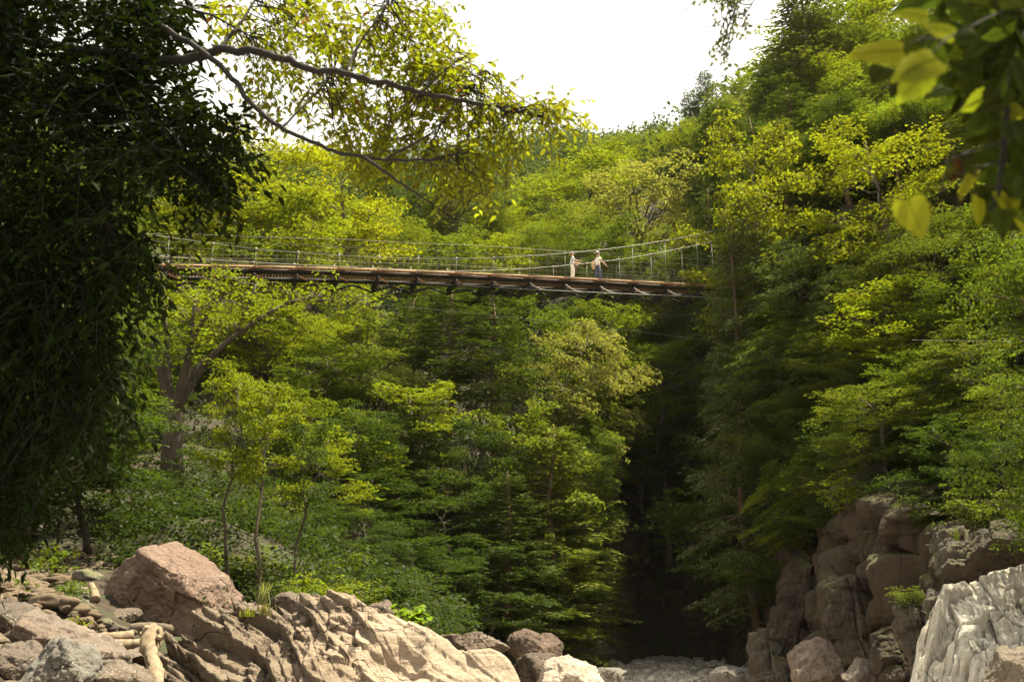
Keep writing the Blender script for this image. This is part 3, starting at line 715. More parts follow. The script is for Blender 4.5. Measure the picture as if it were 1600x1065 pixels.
# ---- the sunlit slab: a tilted, bedded outcrop
def build_slab():
    rid=np.array([(236,1075),(262,1000),(285,975),(312,952),(345,940),(366,937),(400,940),(428,944),(452,949),(470,941),(490,932),(512,926),(535,930),(562,940),(600,953),(640,968),(672,983),(700,1000),(714,1011),(728,1014),(746,1009),(764,1009),(780,1015),(797,1030),(808,1050),(822,1085)],float)
    nu,nv=620,360
    px=np.linspace(236,822,nu); Yr=np.interp(px,[236,330,450,520,700,822],[15.6,16.6,17.6,17.2,16.6,16.0])
    py=np.interp(px,rid[:,0],rid[:,1])
    v=(532.5-py)/F; k=Yr/(cP-v*sP); X=(px-800)/F*k; Zr=CAMZ+(v*cP+sP)*k
    t=np.concatenate([np.linspace(-1,0,70)**3*2.5,np.linspace(0,1,nv-70+1)[1:]**1.15*5.6])   # behind the crest .. towards the viewer
    TT,XX=np.meshgrid(t,X,indexing='ij'); ZR=np.broadcast_to(Zr,TT.shape); YR=np.broadcast_to(Yr,TT.shape); PX=np.broadcast_to(px,TT.shape)
    rounded=sstep(0,.35,TT)
    slope=np.interp(PX,[236,330,420,520,640,740,822],[1.3,.95,.72,.6,.72,.95,1.3])
    Z=ZR-np.where(TT<0,(-TT)*1.25,TT*slope*rounded+.12*TT**2*(PX<430))
    Yw=YR-TT
    # crest shift: bedding steps
    q=np.stack([XX.ravel(),Yw.ravel(),Z.ravel()],1)
    ang=R(33)
    wob=.10*fbm(q*np.array([.5,.5,.9]),3,31)
    s=-(q[:,2]*math.cos(ang)+q[:,0]*math.sin(ang))+wob
    amp=np.interp(PX.ravel(),[236,300,430,520,640,822],[.42,.40,.30,.17,.07,.03])
    def saw(x,drop=.05):
        f=x-np.floor(x); return np.where(f<1-drop,f/(1-drop),(1-f)/drop)-.5
    w=.8+.5*vnoise(q*.8,44)
    d=amp*(saw(s/.46+.3)*.9+saw(s/.19+.8*fbm(q*.8,2,8),.18)*.42*w)
    h1=s/.46+.3; f1_=h1-np.floor(h1); d=d-np.interp(PX.ravel(),[236,420,560,700],[.22,.17,.10,.0])*np.exp(-((f1_-.965)/.022)**2)*(.35+.65*(vnoise(q*1.1,91)>-.25))
    d1,d2,ci=worley(np.stack([s*1.2,q[:,0]*.75,q[:,1]*.6],1)+wob[:,None],77)
    lft=np.interp(PX.ravel(),[300,560,640,720],[1,1,.35,.12])
    f1,f2,cj=worley(np.stack([s*2.6,q[:,0]*1.5-q[:,2]*.4,q[:,1]*1.2],1)+wob[:,None],78)
    g1,gi,gh=facets(np.stack([s*1.7,q[:,0]*.9-q[:,2]*.3,q[:,1]*.8],1)+wob[:,None],88); g2,gj,gk=facets(np.stack([s*4.5,q[:,0]*2.4,q[:,1]*2.2],1),89)
    d=d+lft*(.17*gh+.12*gk+.16*(ci-.5)-.04*np.exp(-((d2-d1)/.02)**2)+.09*(cj-.5)-.02*np.exp(-((f2-f1)/.03)**2))
    d=d+.03*fbm(q*1.2,4,12)+.045*fbm(q*np.array([3,3,5]),6,13,.6)*(.35+.65*lft)
    # long grooves running down the smooth right-hand face
    g=q[:,0]*.8-q[:,2]*.5
    d=d+(1-lft)*(.05*fbm(np.stack([g*2.4,q[:,1]*.35,q[:,2]*.3],1),4,55))
    # hollow below the crest on the right
    cx=at(618,1030,16.0)
    r2=((q[:,0]-cx[0])/.42)**2+((q[:,2]-cx[2])/.30)**2
    d=d-.32*np.exp(-r2**2)*(TT.ravel()>0)
    nrm=unit(np.stack([0*s-.18,-.62+0*s,.76+0*s],1))
    fade=sstep(-.25,.12,TT.ravel()); d=d*(.35+.65*fade)
    P=q+nrm*d[:,None]
    i=np.arange(nv-1)[:,None]*nu+np.arange(nu-1)[None]
    i=np.arange(len(t)-1)[:,None]*nu+np.arange(nu-1)[None]
    Q=np.stack([i,i+nu,i+nu+1,i+1],-1).reshape(-1,4)
    # skirt to the ground so that it is a closed mass
    n0=len(P); ring=np.concatenate([np.arange(nu),np.arange(1,len(t))*nu+nu-1,(len(t)-1)*nu+np.arange(nu-2,-1,-1),np.arange(len(t)-2,0,-1)*nu])
    low=P[ring].copy(); low[:,2]=-1.6
    P=np.concatenate([P,low]); m=len(ring); j=np.arange(m); j2=(j+1)%m
    Q2=np.stack([ring[j],ring[j2],n0+j2,n0+j],1)
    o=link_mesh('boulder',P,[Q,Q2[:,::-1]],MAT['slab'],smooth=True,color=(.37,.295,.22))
    tag(o,'long pale bedded slab of sunlit rock with dark cracks, a grass tuft on its crest','boulder')
build_slab()

# ---- white outcrop on the right
def build_lime():
    rid=np.array([(1440,1090),(1458,1000),(1470,930),(1474,916),(1490,912),(1520,902),(1560,890),(1600,880),(1660,872),(1700,880),(1740,960)],float)
    nu,nv=360,280
    px=np.linspace(1440,1740,nu); Yr=np.interp(px,[1440,1480,1600,1740],[22.4,23.2,24.2,24.5])
    py=np.interp(px,rid[:,0],rid[:,1]); v=(532.5-py)/F; k=Yr/(cP-v*sP); X=(px-800)/F*k; Zr=CAMZ+(v*cP+sP)*k
    t=np.concatenate([np.linspace(-1,0,50)**3*2.0,np.linspace(0,1,nv-50+1)[1:]*4.2])
    TT,XX=np.meshgrid(t,X,indexing='ij'); PX=np.broadcast_to(px,TT.shape)
    Z=Zr[None]-np.where(TT<0,-TT*.5,TT*1.0*sstep(0,.12,TT)); Yw=Yr[None]-TT*.85
    q=np.stack([XX.ravel(),Yw.ravel(),Z.ravel()],1)
    wp=fbm(q*.7,3,3)[:,None]*.3
    ca,sa=math.cos(R(24)),math.sin(R(24)); qq=np.stack([q[:,0]*ca+q[:,2]*sa,q[:,1],-q[:,0]*sa+q[:,2]*ca],1)
    d1,d2,c1=worley(qq*np.array([.62,.9,1.5])+wp,61); e1,e2,c2=worley(qq*np.array([1.5,2.0,3.4])+wp,62)
    w2=fbm(q*.6,3,5)*.35; w3=.10*fbm(q*2.2,3,6); U=q[:,0]; Vv=TT.ravel()
    r1,t1,e1=blocks(U*.36+Vv*.15+w2+w3,Vv*1.55-U*.12+w2*.5+w3,301); r2,t2,e2=blocks(U*.95+Vv*.5+w2+w3*2,Vv*3.6-U*.5+w3*2,302)
    d=(r1-.5)*.42+t1*.45+(r2-.5)*.12+t2*.14-.16*np.exp(-(e1/.04)**2)-.06*np.exp(-(e2/.05)**2)+.10*fbm(q*1.1,4,7)+.03*fbm(q*5,6,8,.6)
    d=d*(.3+.7*sstep(-.2,.3,TT.ravel()))
    P=q+unit(np.array([[-.45,-.6,.66]]))*d[:,None]
    i=np.arange(len(t)-1)[:,None]*nu+np.arange(nu-1)[None]
    Q=np.stack([i,i+nu,i+nu+1,i+1],-1).reshape(-1,4)
    n0=len(P); ring=np.concatenate([np.arange(nu),np.arange(1,len(t))*nu+nu-1,(len(t)-1)*nu+np.arange(nu-2,-1,-1),np.arange(len(t)-2,0,-1)*nu])
    low=P[ring].copy(); low[:,2]=-1.8; P=np.concatenate([P,low]); m=len(ring); j=np.arange(m); j2=(j+1)%m
    Q2=np.stack([ring[j],ring[j2],n0+j2,n0+j],1)
    o=link_mesh('boulder',P,[Q,Q2[:,::-1]],MAT['lime'],smooth=True,color=(.42,.40,.355))
    tag(o,'white cracked limestone outcrop with a straight sloping top edge','boulder')
build_lime()

# ---- gravel bar: many pebbles, uncountable
def build_gravel():
    rng=np.random.default_rng(8); V0,F0=ico(1); n=5200
    px=rng.uniform(930,1185,n); Y=rng.uniform(44,68,n)
    x=(px-800)/F*Y/1.05; z=ground_z(x,Y)
    keep=z<-.2; x,Y,z=x[keep],Y[keep],z[keep]; n=len(x)
    s=rng.uniform(.04,.13,n)*np.where(rng.uniform(size=n)<.05,2.4,1)
    sc=np.stack([s*rng.uniform(.8,1.4,n),s*rng.uniform(.8,1.4,n),s*rng.uniform(.4,.8,n)],1)
    P=V0[None]*sc[:,None]+np.stack([x,Y,z+s*.25],1)[:,None]
    Q=F0[None]+(np.arange(n)*len(V0))[:,None,None]
    m,nt,out=new_mat('pebble'); nn=N(nt); g=nn('ShaderNodeNewGeometry')
    col=nn.ramp(g.outputs['Random Per Island'],[(0,(.3,.265,.22)),(.6,(.48,.43,.36)),(1,(.66,.61,.52))])
    p=nn('ShaderNodeBsdfPrincipled'); nn.L(col,p.inputs['Base Color']); p.inputs['Roughness'].default_value=.85; nn.L(p.outputs[0],out.inputs[0])
    o=link_mesh('gravel',P.reshape(-1,3),[Q.reshape(-1,3)],m,smooth=True); kind(o,'stuff')
    o['label']='pale grey river gravel between the rock walls'
build_gravel()
# scree of small stones on the left bank
def build_rubble():
    rng=np.random.default_rng(18); shp=[rock_shape(300+k,(1,1,.7),npl=9,sharp=46,rough=.05,crack=.01,sub=3) for k in range(7)]
    VV=[];QQ=[];k=0
    for i in range(3000):
        px=rng.uniform(-20,330); Y=rng.uniform(11,27)
        if 140<px<262 and 15.8<Y<19.0: continue
        x=(px-800)/F*Y/1.04; z=gz(x,Y); s=.035+.17*rng.uniform()**2.6
        V,Fc=shp[i%7]; a=rng.uniform(0,6.28); c,sn=math.cos(a),math.sin(a)
        P=V*np.array([rng.uniform(.8,1.5),rng.uniform(.8,1.3),rng.uniform(.6,1.0)])*s
        P=np.stack([P[:,0]*c-P[:,1]*sn,P[:,0]*sn+P[:,1]*c,P[:,2]],1)+[x,Y,z+s*.3]
        VV.append(P); QQ.append(Fc+k); k+=len(P)
    o=link_mesh('rubble',np.concatenate(VV),[np.concatenate(QQ)],MAT['rock'],smooth=False,color=(.115,.088,.06)); kind(o,'stuff')
    o['label']='brown scree of small stones on the left bank'
build_rubble()

# ---- stone steps of the path, each riser a stone
def build_steps():
    for k,(py,w,Y,lb) in enumerate([(868,66,31,'topmost earthen step of the path, half lost in shade'),(874,78,30,'second step from the top of the path above the big boulder'),(881,84,29,'middle stone step of the path, brown and worn'),(888,84,28,'fourth stone step of the path, just above the pale edge stones'),(896,88,26.6,'lowest and widest stone step of the path')]):
        c=at(118-k*3,py,Y); s=1/ppm(Y,py)
        P,Fc=rock_shape(200+k,(w*s/2,.55,.16),npl=10,rough=.05,crack=.03,sub=5,planes=[(1,0,0,.85),(-1,0,0,.85),(0,-1,.1,.8),(0,1,0,.8),(0,0,1,.8),(0,0,-1,.8),(.6,-.6,.3,.9),(-.6,-.6,.3,.9)])
        o=link_mesh('stone_step',P,[Fc],MAT['rock'],smooth=True,loc=tuple(c),color=(.13,.092,.06)); tag(o,lb,'step','stone steps of the path')
build_steps()

# ---- driftwood
def log(name,label,pts,rad,mat,seed,color=None,cat='log',n=9):
    """pts: (px,py,Y) list"""
    rng=np.random.default_rng(seed)
    P=np.array([at(*p) for p in pts]); tt=np.linspace(0,1,len(P)); m=26
    ti=np.linspace(0,1,m); Q=np.stack([np.interp(ti,tt,P[:,k]) for k in range(3)],1)
    for k in range(2): Q[1:-1]=(Q[:-2]+2*Q[1:-1]+Q[2:])/4
    r=np.interp(ti,np.linspace(0,1,len(rad)),rad)*(1+.10*fbm(Q*4,3,seed))
    mb=MB(); mb.tube(Q,r,12)
    V,Qd,Td=mb.arrays()
    V=V+(.12*np.mean(rad))*fbm(V*7,3,seed)[:,None]*np.array([1,1,1.])
    o=link_mesh(name,V,[Qd,Td],MAT[mat],smooth=True); tag(o,label,cat); return o
Ls=1/ppm(18,1000)
log('driftwood_log','grey log lying level right under the overhang of the big boulder',[(205,982,19.2),(235,980,19.2),(266,983,19)],[.10,.11,.09],'wood_grey',1)
log('driftwood_log','thin dark branch slanting down from the boulder onto the stacked logs',[(160,968,20),(185,979,19.5),(212,988,19)],[.03,.04,.045],'wood_grey',2)
log('driftwood_log','thick pale log on top of the stack, with a sawn left end',[(148,997,18.5),(180,996,18.6),(206,993,18.8)],[.09,.115,.10],'wood_pale',3)
log('driftwood_log','slim pale log in the middle of the stack',[(146,1006,18.2),(170,1004,18.3),(206,1002,18.4)],[.05,.06,.05],'wood_pale',4)
log('driftwood_log','long yellowish log at the bottom of the stack',[(150,1013,17.9),(185,1008,18),(220,1004,18.2)],[.085,.09,.075],'wood_pale',5)
log('driftwood_log','short pale stub of log lying beside the forked trunk',[(184,1030,17),(205,1036,17),(232,1044,17)],[.09,.095,.085],'wood_pale',6)
log('driftwood_log','weathered low log half hidden under the short stub',[(160,1052,16.4),(195,1048,16.4),(232,1040,16.6)],[.05,.075,.06],'wood_grey',7)
t=thing('driftwood_log','pale bleached trunk with splayed root end, standing against the slab','log',tuple(at(244,1062,15.2)))
def trunk_part():
    o0=np.array(t.location)
    P=np.array([at(*p) for p in [(247,1075,15.0),(243,1050,15.3),(238,1025,15.6),(236,1005,15.9),(240,988,16.1)]])-o0
    mb=MB(); ti=np.linspace(0,1,24); Q=np.stack([np.interp(ti,np.linspace(0,1,5),P[:,k]) for k in range(3)],1)
    for k in range(2): Q[1:-1]=(Q[:-2]+2*Q[1:-1]+Q[2:])/4
    mb.tube(Q,np.interp(ti,[0,.5,.8,1],[.105,.11,.15,.15])*(1+.12*fbm(Q*3,3,3)),22)
    V,q,tt=mb.arrays(); V=V+.03*fbm(V*np.array([9,9,3]),5,5)[:,None]*np.array([1,1,.3])
    link_mesh('stem',V,[q,tt],MAT['wood_pale'],t,smooth=True)
    rng=np.random.default_rng(4)
    for (dx,dy,l,r) in [(-20,-4,1,.055),(-13,-15,1,.06),(-4,-20,1,.05),(5,-21,1,.055),(13,-13,1,.05),(22,-2,1,.06),(19,8,1,.05)]:
        a=at(238,996,16.0)-o0; b=at(239+dx*.9,990+dy*.8,15.9+rng.uniform(-.2,.3))-o0
        C=curve(a,b,8,.06,rng); mb=MB(); mb.tube(C,np.linspace(r*1.25,r*.45,8),9)
        V,q,tt=mb.arrays(); V=V+.018*fbm(V*12,3,int(dx+50))[:,None]
        link_mesh('root',V,[q,tt],MAT['wood_pale'],t,smooth=True)
trunk_part()
log('tree_stump','yellow broken stump standing against the left side of the big boulder',[(150,936,21),(147,924,21.2),(143,912,21.4)],[.10,.09,.05],'wood_pale',9,cat='stump')
def sticks():
    rng=np.random.default_rng(5); mb=MB()
    for k in range(26):
        a=at(222+rng.normal(0,7),1034+rng.normal(0,5),16.6+rng.uniform(-.2,.2)); b=at(222+rng.normal(0,14),1022+rng.normal(0,10),16.6+rng.uniform(-.3,.3))
        mb.tube(curve(a,b,5,.08,rng),np.linspace(.012,.006,5),4)
    o=mb.build('twigs',MAT['wood_pale']); kind(o,'stuff'); o['label']='tangle of dry twigs caught between the driftwood logs'
sticks()
# ------------------------------------------------------------------ suspension bridge
MAT['fascia']=plain('fascia',(.045,.025,.014),.8,var=.4,scale=3)
I0,I1=-3,14
_ti=np.arange(14); _py=np.array([416,417.5,419,420.5,422,424.7,427.5,430,432.7,435,437.4,440,443.4,446])
_pf=np.polyfit(_ti,_py,3)
def node(i):
    """near edge of the deck, top"""
    Zc=52*(1+.177*i/13); X=-.302*52+i*(.522*52/13); py=np.polyval(_pf,i) if 0<=i<=13 else (np.polyval(_pf,0)+(i)*1.2 if i<0 else np.polyval(_pf,13)+(i-13)*2.8)
    v=(532.5-py)/F
    return np.array([X,Zc*(cP-v*sP),CAMZ+Zc*(v*cP+sP)])
DW=1.75
dd=node(13)-node(0); dd[2]=0; dd/=np.linalg.norm(dd); AW=np.array([-dd[1],dd[0],0])      # away from the viewer, across the deck
def far(i): return node(i)+AW*DW
def zfor(p,py): return z_at(py,p[1])
br=thing('suspension_bridge','long wooden plank footbridge hanging from steel cables across the gorge','bridge',tuple(node(6)))
BO=np.array(br.location)
def nb(i): return node(i)-BO
def fb(i): return far(i)-BO
UP=np.array([0,0,1.])
fi=np.linspace(I0,I1,120)
def build_bridge():
    rng=np.random.default_rng(2)
    # deck planks: one part, boards across with gaps
    mb=MB(); L=np.linalg.norm(node(1)-node(0)); step=.17/L
    i=I0
    while i<I1:
        a=nb(i); b=nb(i+step*.80); c=(a+b)/2+AW*DW/2-UP*.03+UP*rng.normal(0,.004); h=(b-a)/2
        mb.box(c,h,AW*(DW/2-.02+rng.normal(0,.01)),UP*.022); i+=step
    mb.build('deck',MAT['plank'],br)
    # side timbers
    for nm,f,o in (('edge_beam',nb,-.045),('edge_beam',fb,.045)):
        mb=MB()
        for k in range(I0,I1):
            mb.beam(f(k)+AW*o+UP*.02+(f(k+1)-f(k))*.004,f(k+1)+AW*o+UP*.02-(f(k+1)-f(k))*.004,.09,.09)
        mb.build(nm,MAT['edge_wood'],br)
    for o in (.22,DW-.22):
        mb=MB(); 
        for k in range(I0,I1): mb.beam(nb(k)+AW*o-UP*.16,nb(k+1)+AW*o-UP*.16,.10,.20)
        mb.build('stringer',MAT['steel_dark'],br)
    mb=MB()
    for k in range(I0,I1): mb.beam(nb(k)+AW*.03-UP*.13,nb(k+1)+AW*.03-UP*.13,.05,.11)
    mb.build('fascia',MAT['fascia'],br)
    for k in range(I0,I1+1):
        mb=MB(); a=nb(k)-AW*.18-UP*.40; b=fb(k)+AW*.28-UP*.40
        mb.beam(a,b,.16,.035); mb.beam(a-UP*.26,b-UP*.26,.16,.035); mb.beam(a-UP*.13,b-UP*.13,.03,.24)
        mb.build('cross_beam',MAT['steel_dark'],br)
        if k<I1:
            for s,e in ((0,.5),(1,.5)):
                mb=MB(); p=fb(k+s)+AW*.2-UP*.62; q=fb(k+.5)+AW*.0-UP*.30
                mb.beam(p,q,.09,.09); mb.build('brace',MAT['steel_dark'],br)
    # main cables
    nc={-3:352,-2:362,-1:372,0:381.5,1:390,2:395.6,3:400,4:403,5:405,6:404.8,7:403.6,8:400.5,9:396.5,10:391.5,11:385,12:377,13:368,14:357,15:345}
    fc={-3:391,-2:396,-1:400.5,0:405,1:409,2:412,3:415,4:418,5:421,6:422.6,7:422,8:419.6,9:415.6,10:410.6,11:404.5,12:396.5,13:387,14:377,15:366}
    kk=np.array(sorted(nc))
    def cab(f,tab,i): 
        p=f(i)+BO; z=np.interp(i,kk,[tab[k] for k in kk]); p=p.copy(); p[2]=zfor(p,z); return p-BO
    ncp=np.array([cab(nb,nc,i)-AW*.10 for i in fi]); fcp=np.array([cab(fb,fc,i)+AW*.10 for i in fi])
    for c in (ncp,fcp):
        for _ in range(3): c[1:-1]=(c[:-2]+2*c[1:-1]+c[2:])/4
        mb=MB(); mb.tube(c,.018,6); mb.build('main_cable',MAT['steel'],br,smooth=True)
    # hand wires and mesh wires on both sides
    for f,o,hs in ((nb,-.10,(.10,.36,.62,.92,1.28,1.70)),(fb,.10,(.10,.34,.58,.86,1.16))):
        for h in hs:
            mb=MB(); P=np.array([f(i)+AW*o+UP*(h+.05*math.sin(i*1.7+h*9)*.5) for i in fi]); mb.tube(P,.0085 if h>1.2 else .0065,4,False)
            mb.build('hand_wire',MAT['steel'],br,smooth=True)
        mb=MB()
        for i in np.arange(I0,I1+.01,1/4):
            if abs(i-round(i))<.01: continue
            mb.tube([f(i)+AW*o+UP*.02,f(i)+AW*o+UP*(hs[-1] if abs(i*2-round(i*2))<.01 else hs[-3])],.005,4,False)
        mb.build('wire_mesh',MAT['steel'],br)
    for k in range(I0,I1+1):
        for f,tab,o,c in ((nb,nc,-.10,ncp),(fb,fc,.10,fcp)):
            top=cab(f,tab,k)+AW*o; base=f(k)+AW*o-UP*.12
            hh=max(top[2]-base[2],.2)
            mb=MB(); mb.tube([base,base+UP*max(hh,1.1)],.0105,6); g=mb.build('hanger',MAT['steel'],br)
            mb=MB(); cpt=top; d=(f(min(k+.1,I1))-f(k-.1)); d/=np.linalg.norm(d)
            mb.beam(cpt-d*.06,cpt+d*.06,.07,.10); mb.tube([cpt-AW*.09,cpt+AW*.09],.03,6); m=mb.build('clamp',MAT['steel'],g)
        # bracket and u-bolt under the edge
        mb=MB(); a=nb(k)-AW*.12-UP*.06
        r=.11; P=[a+dd*math.cos(t)*r+UP*(math.sin(t)*r-.02) for t in np.linspace(0,math.pi,9)]
        mb.tube(P,.022,5); mb.beam(a-UP*.02,a-UP*.42,.06,.05); mb.beam(a-UP*.40,a-UP*.50+dd*.6+AW*.4,.06,.06)
        mb.build('bracket',MAT['rust'],br)
    # wind cable below, and its ties
    wp=[(240,421,-1),(334,427,0),(440,432,0),(560,437.5,0),(700,445,0),(830,452,0),(960,458,0),(1078,463,0),(1130,466,0)]
    def wc(px):
        py=np.interp(px,[w[0] for w in wp],[w[1] for w in wp])
        Y=np.interp(px,[240,600,1130],[49.3,52.6,56.6]); return at(px,py,Y)-BO
    W=np.array([wc(p) for p in np.linspace(240,1130,60)])
    mb=MB(); mb.tube(W,.014,6); mb.build('wind_cable',MAT['steel'],br,smooth=True)
    for k in range(0,14):
        a=nb(k)-AW*.16-UP*.42; ppx=800+F*node(k)[0]/(node(k)[1]*cP+(node(k)[2]-CAMZ)*sP)
        b=wc(ppx+4+k*2.7); t=np.linspace(0,1,8)[:,None]; P=a*(1-t)+b*t; P[:,2]-=(t*(1-t)*.5*(k/10))[:,0]
        mb=MB(); mb.tube(P,.017,5); mb.build('tie_rod',MAT['steel'],br,smooth=True)
build_bridge()
# a separate thin guy wire crossing lower down
def guy():
    P=np.array([at(*p) for p in [(300,452,50),(530,470,52),(760,491,54),(940,510,56),(1062,526,58),(1110,532,59)]])
    ti=np.linspace(0,1,60); Q=np.stack([np.interp(ti,np.linspace(0,1,6),P[:,k]) for k in range(3)],1)
    mb=MB(); mb.tube(Q,.008,5,False); o=mb.build('guy_wire',MAT['steel'],smooth=True); tag(o,'thin steel guy wire crossing the gorge below the bridge','wire')
    P=np.array([at(*p) for p in [(1425,531,36),(1500,532,35),(1600,533,34),(1700,534,33)]])
    mb=MB(); mb.tube(P,.004,5,False); o=mb.build('guy_wire',MAT['steel'],smooth=True); tag(o,'thin level wire passing behind the slim leaning trunk on the right bank','wire')
guy()

# ------------------------------------------------------------------ people
SKIN=plain('skin',(.55,.33,.22),.55,var=.08)
def skin_mesh(name, verts, edges, radii, mat, parent, root=0, sub=2, extra=None):
    me=bpy.data.meshes.new(name); me.from_pydata([tuple(v) for v in verts],edges,[]); me.update()
    o=bpy.data.objects.new(name,me); COL.objects.link(o)
    m=o.modifiers.new('skin','SKIN'); m.use_smooth_shade=True; m.branch_smoothing=.6
    for i,sv in enumerate(me.skin_vertices[0].data):
        r=radii[i]; sv.radius=r if isinstance(r,tuple) else (r,r); sv.use_root=(i==root)
    s=o.modifiers.new('sub','SUBSURF'); s.levels=sub; s.render_levels=sub
    me.materials.append(mat)
    o.parent=parent; return o
def bake(o):
    """turn the skinned armature into a plain mesh"""
    dg=bpy.context.evaluated_depsgraph_get(); dg.update(); ev=o.evaluated_get(dg); me=bpy.data.meshes.new_from_object(ev)
    o.modifiers.clear(); o.data=me; return o
def person(label, foot, heading, H, arms, legs, shirt, trousers, shoes, hair, hat=None, sleeves=True, twist=0, group=None, skirt=False, vest=False):
    """foot: world point; heading: angle of facing; arms: [(elbow),(wrist)] for right,left in body axes (x forward, y left, z up), metres at 1.68 m"""
    t=thing('person',label,'person',tuple(foot),group,heading); s=H/1.68; t.scale=(s,s,s)
    V=[];E=[];Rr=[]
    def j(p,r,par=None):
        V.append(p); Rr.append(r)
        if par is not None: E.append((par,len(V)-1))
        return len(V)-1
    pel=j((0,0,.92),(.13,.15)); sp=j((-.005,0,1.08),(.105,.135),pel); ch=j((0,0,1.27),(.12,.16),sp); nk0=j((0,0,1.39),(.075,.10),ch)
    nk=j((.015,0,1.455),.05,nk0); hd=j((.03,0,1.535),(.075,.07),nk); h2=j((.025,0,1.61),(.088,.08),hd); j((.015,0,1.655),(.06,.06),h2)
    tips=[]
    for sgn,(el,wr) in zip((-1,1),arms):
        shp=j((0,sgn*.155,1.355),.055,ch); e=j(el,.04,shp); w=j(wr,.029,e)
        d=np.array(wr)-np.array(el); d=d/np.linalg.norm(d); k=np.array(wr)+d*.085
        j(tuple(k),(.036,.02),w); tips.append((np.array(wr),d,sgn))
    ank=[]
    for sgn,(kn,an) in zip((-1,1),legs):
        hp=j((0,sgn*.085,.86),.09,pel); k=j(kn,.058,hp); a=j(an,.038,k); j((an[0]+.02,an[1],an[2]-.045),.035,a); ank.append(an)
    body=skin_mesh('body',V,E,Rr,SKIN,t); bake(body)
    # fingers, nose, ears joined into the same body mesh
    mb=MB()
    for wr,d,sgn in tips:
        p=wr+d*.095; side=np.cross(d,[0,0,1.]); side/=np.linalg.norm(side)+1e-6; dn=np.array([0,0,-1.])
        for k,(o,l) in enumerate(((-.024,.066),(-.008,.076),(.008,.072),(.024,.058))):
            b=p+side*o; mb.tube([b-d*.03,b,b+d*l*.5+dn*.006,b+d*l*.8+dn*.03],[.009,.009,.008,.006],6)
        b=wr+d*.045+side*.03*(-sgn); mb.tube([b-side*.02*(-sgn),b+side*.015*(-sgn)+d*.02,b+side*.02*(-sgn)+d*.05+dn*.01],[.011,.01,.007],6)
    mb.tube([(.095,0,1.60),(.118,0,1.575),(.105,0,1.56)],[.008,.013,.010],6)
    for sg in (-1,1): mb.ball((.02,sg*.082,1.575),(.018,.010,.03),6,5)
    fv,fq,ft=mb.arrays()
    bm=bmesh.new(); bm.from_mesh(body.data); base=len(bm.verts)
    vs=[bm.verts.new(tuple(v)) for v in fv]
    for q in list(fq)+list(ft if ft is not None else []):
        try: bm.faces.new([vs[int(i)] for i in q]).smooth=True
        except ValueError: pass
    bm.to_mesh(body.data); bm.free()
    # face: eyes and mouth
    em=MB()
    for sg in (-1,1): em.ball((.103,sg*.03,1.597),.010,6,5)
    em.build('eyes',plain('eye',(.03,.02,.015),.3),t)
    em=MB(); em.tube([(.104,-.022,1.528),(.112,0,1.526),(.104,.022,1.528)],[.004,.006,.004],5); em.build('mouth',plain('lips',(.4,.14,.12),.5),t)
    # shirt
    V2=[];E2=[];R2=[]
    def g(p,r,par=None):
        V2.append(p); R2.append(r)
        if par is not None: E2.append((par,len(V2)-1))
        return len(V2)-1
    a=g((0,0,.86 if not vest else .95),(.155,.175)); b=g((-.01,0,1.06),(.13,.16),a); c=g((0,0,1.27),(.142,.18),b); d0=g((0,0,1.395),(.085,.12),c)
    for sgn,(el,wr) in zip((-1,1),arms):
        q=g((0,sgn*.16,1.355),.07,c)
        if sleeves:
            m=np.array((0,sgn*.155,1.355))*.35+np.array(el)*.65; g(tuple(m),.062,q)
    bake(skin_mesh('shirt',V2,E2,R2,shirt,t))
    V2=[];E2=[];R2=[]
    a=g((0,0,.98),(.135,.155)); b=g((0,0,.90),(.145,.165),a)
    for sgn,(kn,an) in zip((-1,1),legs):
        h=g((0,sgn*.085,.83),.105,b); k=g(kn,.078,h); m=(np.array(kn)*.2+np.array(an)*.8); g(tuple(m),.068,k)
    bake(skin_mesh('trousers',V2,E2,R2,trousers,t))
    for an in ank:
        mb=MB(); mb.ball((an[0]+.05,an[1],an[2]-.03),(.125,.048,.05),10,7); mb.build('shoe',shoes,t,smooth=True)
    mb=MB(); mb.ball((-.005,0,1.625),(.105,.098,.092),12,8)
    if hat is None: mb.ball((-.045,0,1.575),(.075,.09,.095),12,8)
    mb.build('hair',hair,t,smooth=True)
    if hat is not None:
        mb=MB(); prof=[(.185,1.615),(.17,1.632),(.112,1.645),(.108,1.70),(.085,1.735),(.03,1.745)]; n=18
        Vh=[];Qh=[]
        for r,z in prof:
            for k in range(n): Vh.append((r*math.cos(k*2*math.pi/n),r*.94*math.sin(k*2*math.pi/n),z))
        for i in range(len(prof)-1):
            for k in range(n): Qh.append((i*n+k,i*n+(k+1)%n,(i+1)*n+(k+1)%n,(i+1)*n+k))
        mb.add(Vh,Qh); mb.build('hat',hat,t,smooth=True)
    return t
def bag(label, c, dims, mat, strap_to=None, seed=1):
    P,Fc=rock_shape(seed,dims,npl=9,sharp=8,rough=.04,crack=.0,sub=4)
    t=thing('shoulder_bag',label,'bag',tuple(c)); link_mesh('pouch',P,[Fc],mat,t,smooth=True)
    if strap_to is not None:
        mb=MB(); c=np.array(c); pts=[np.array(p)-c for p in strap_to]; mb.tube(np.array(pts),.018,5); mb.build('strap',mat,t,smooth=True)
    return t
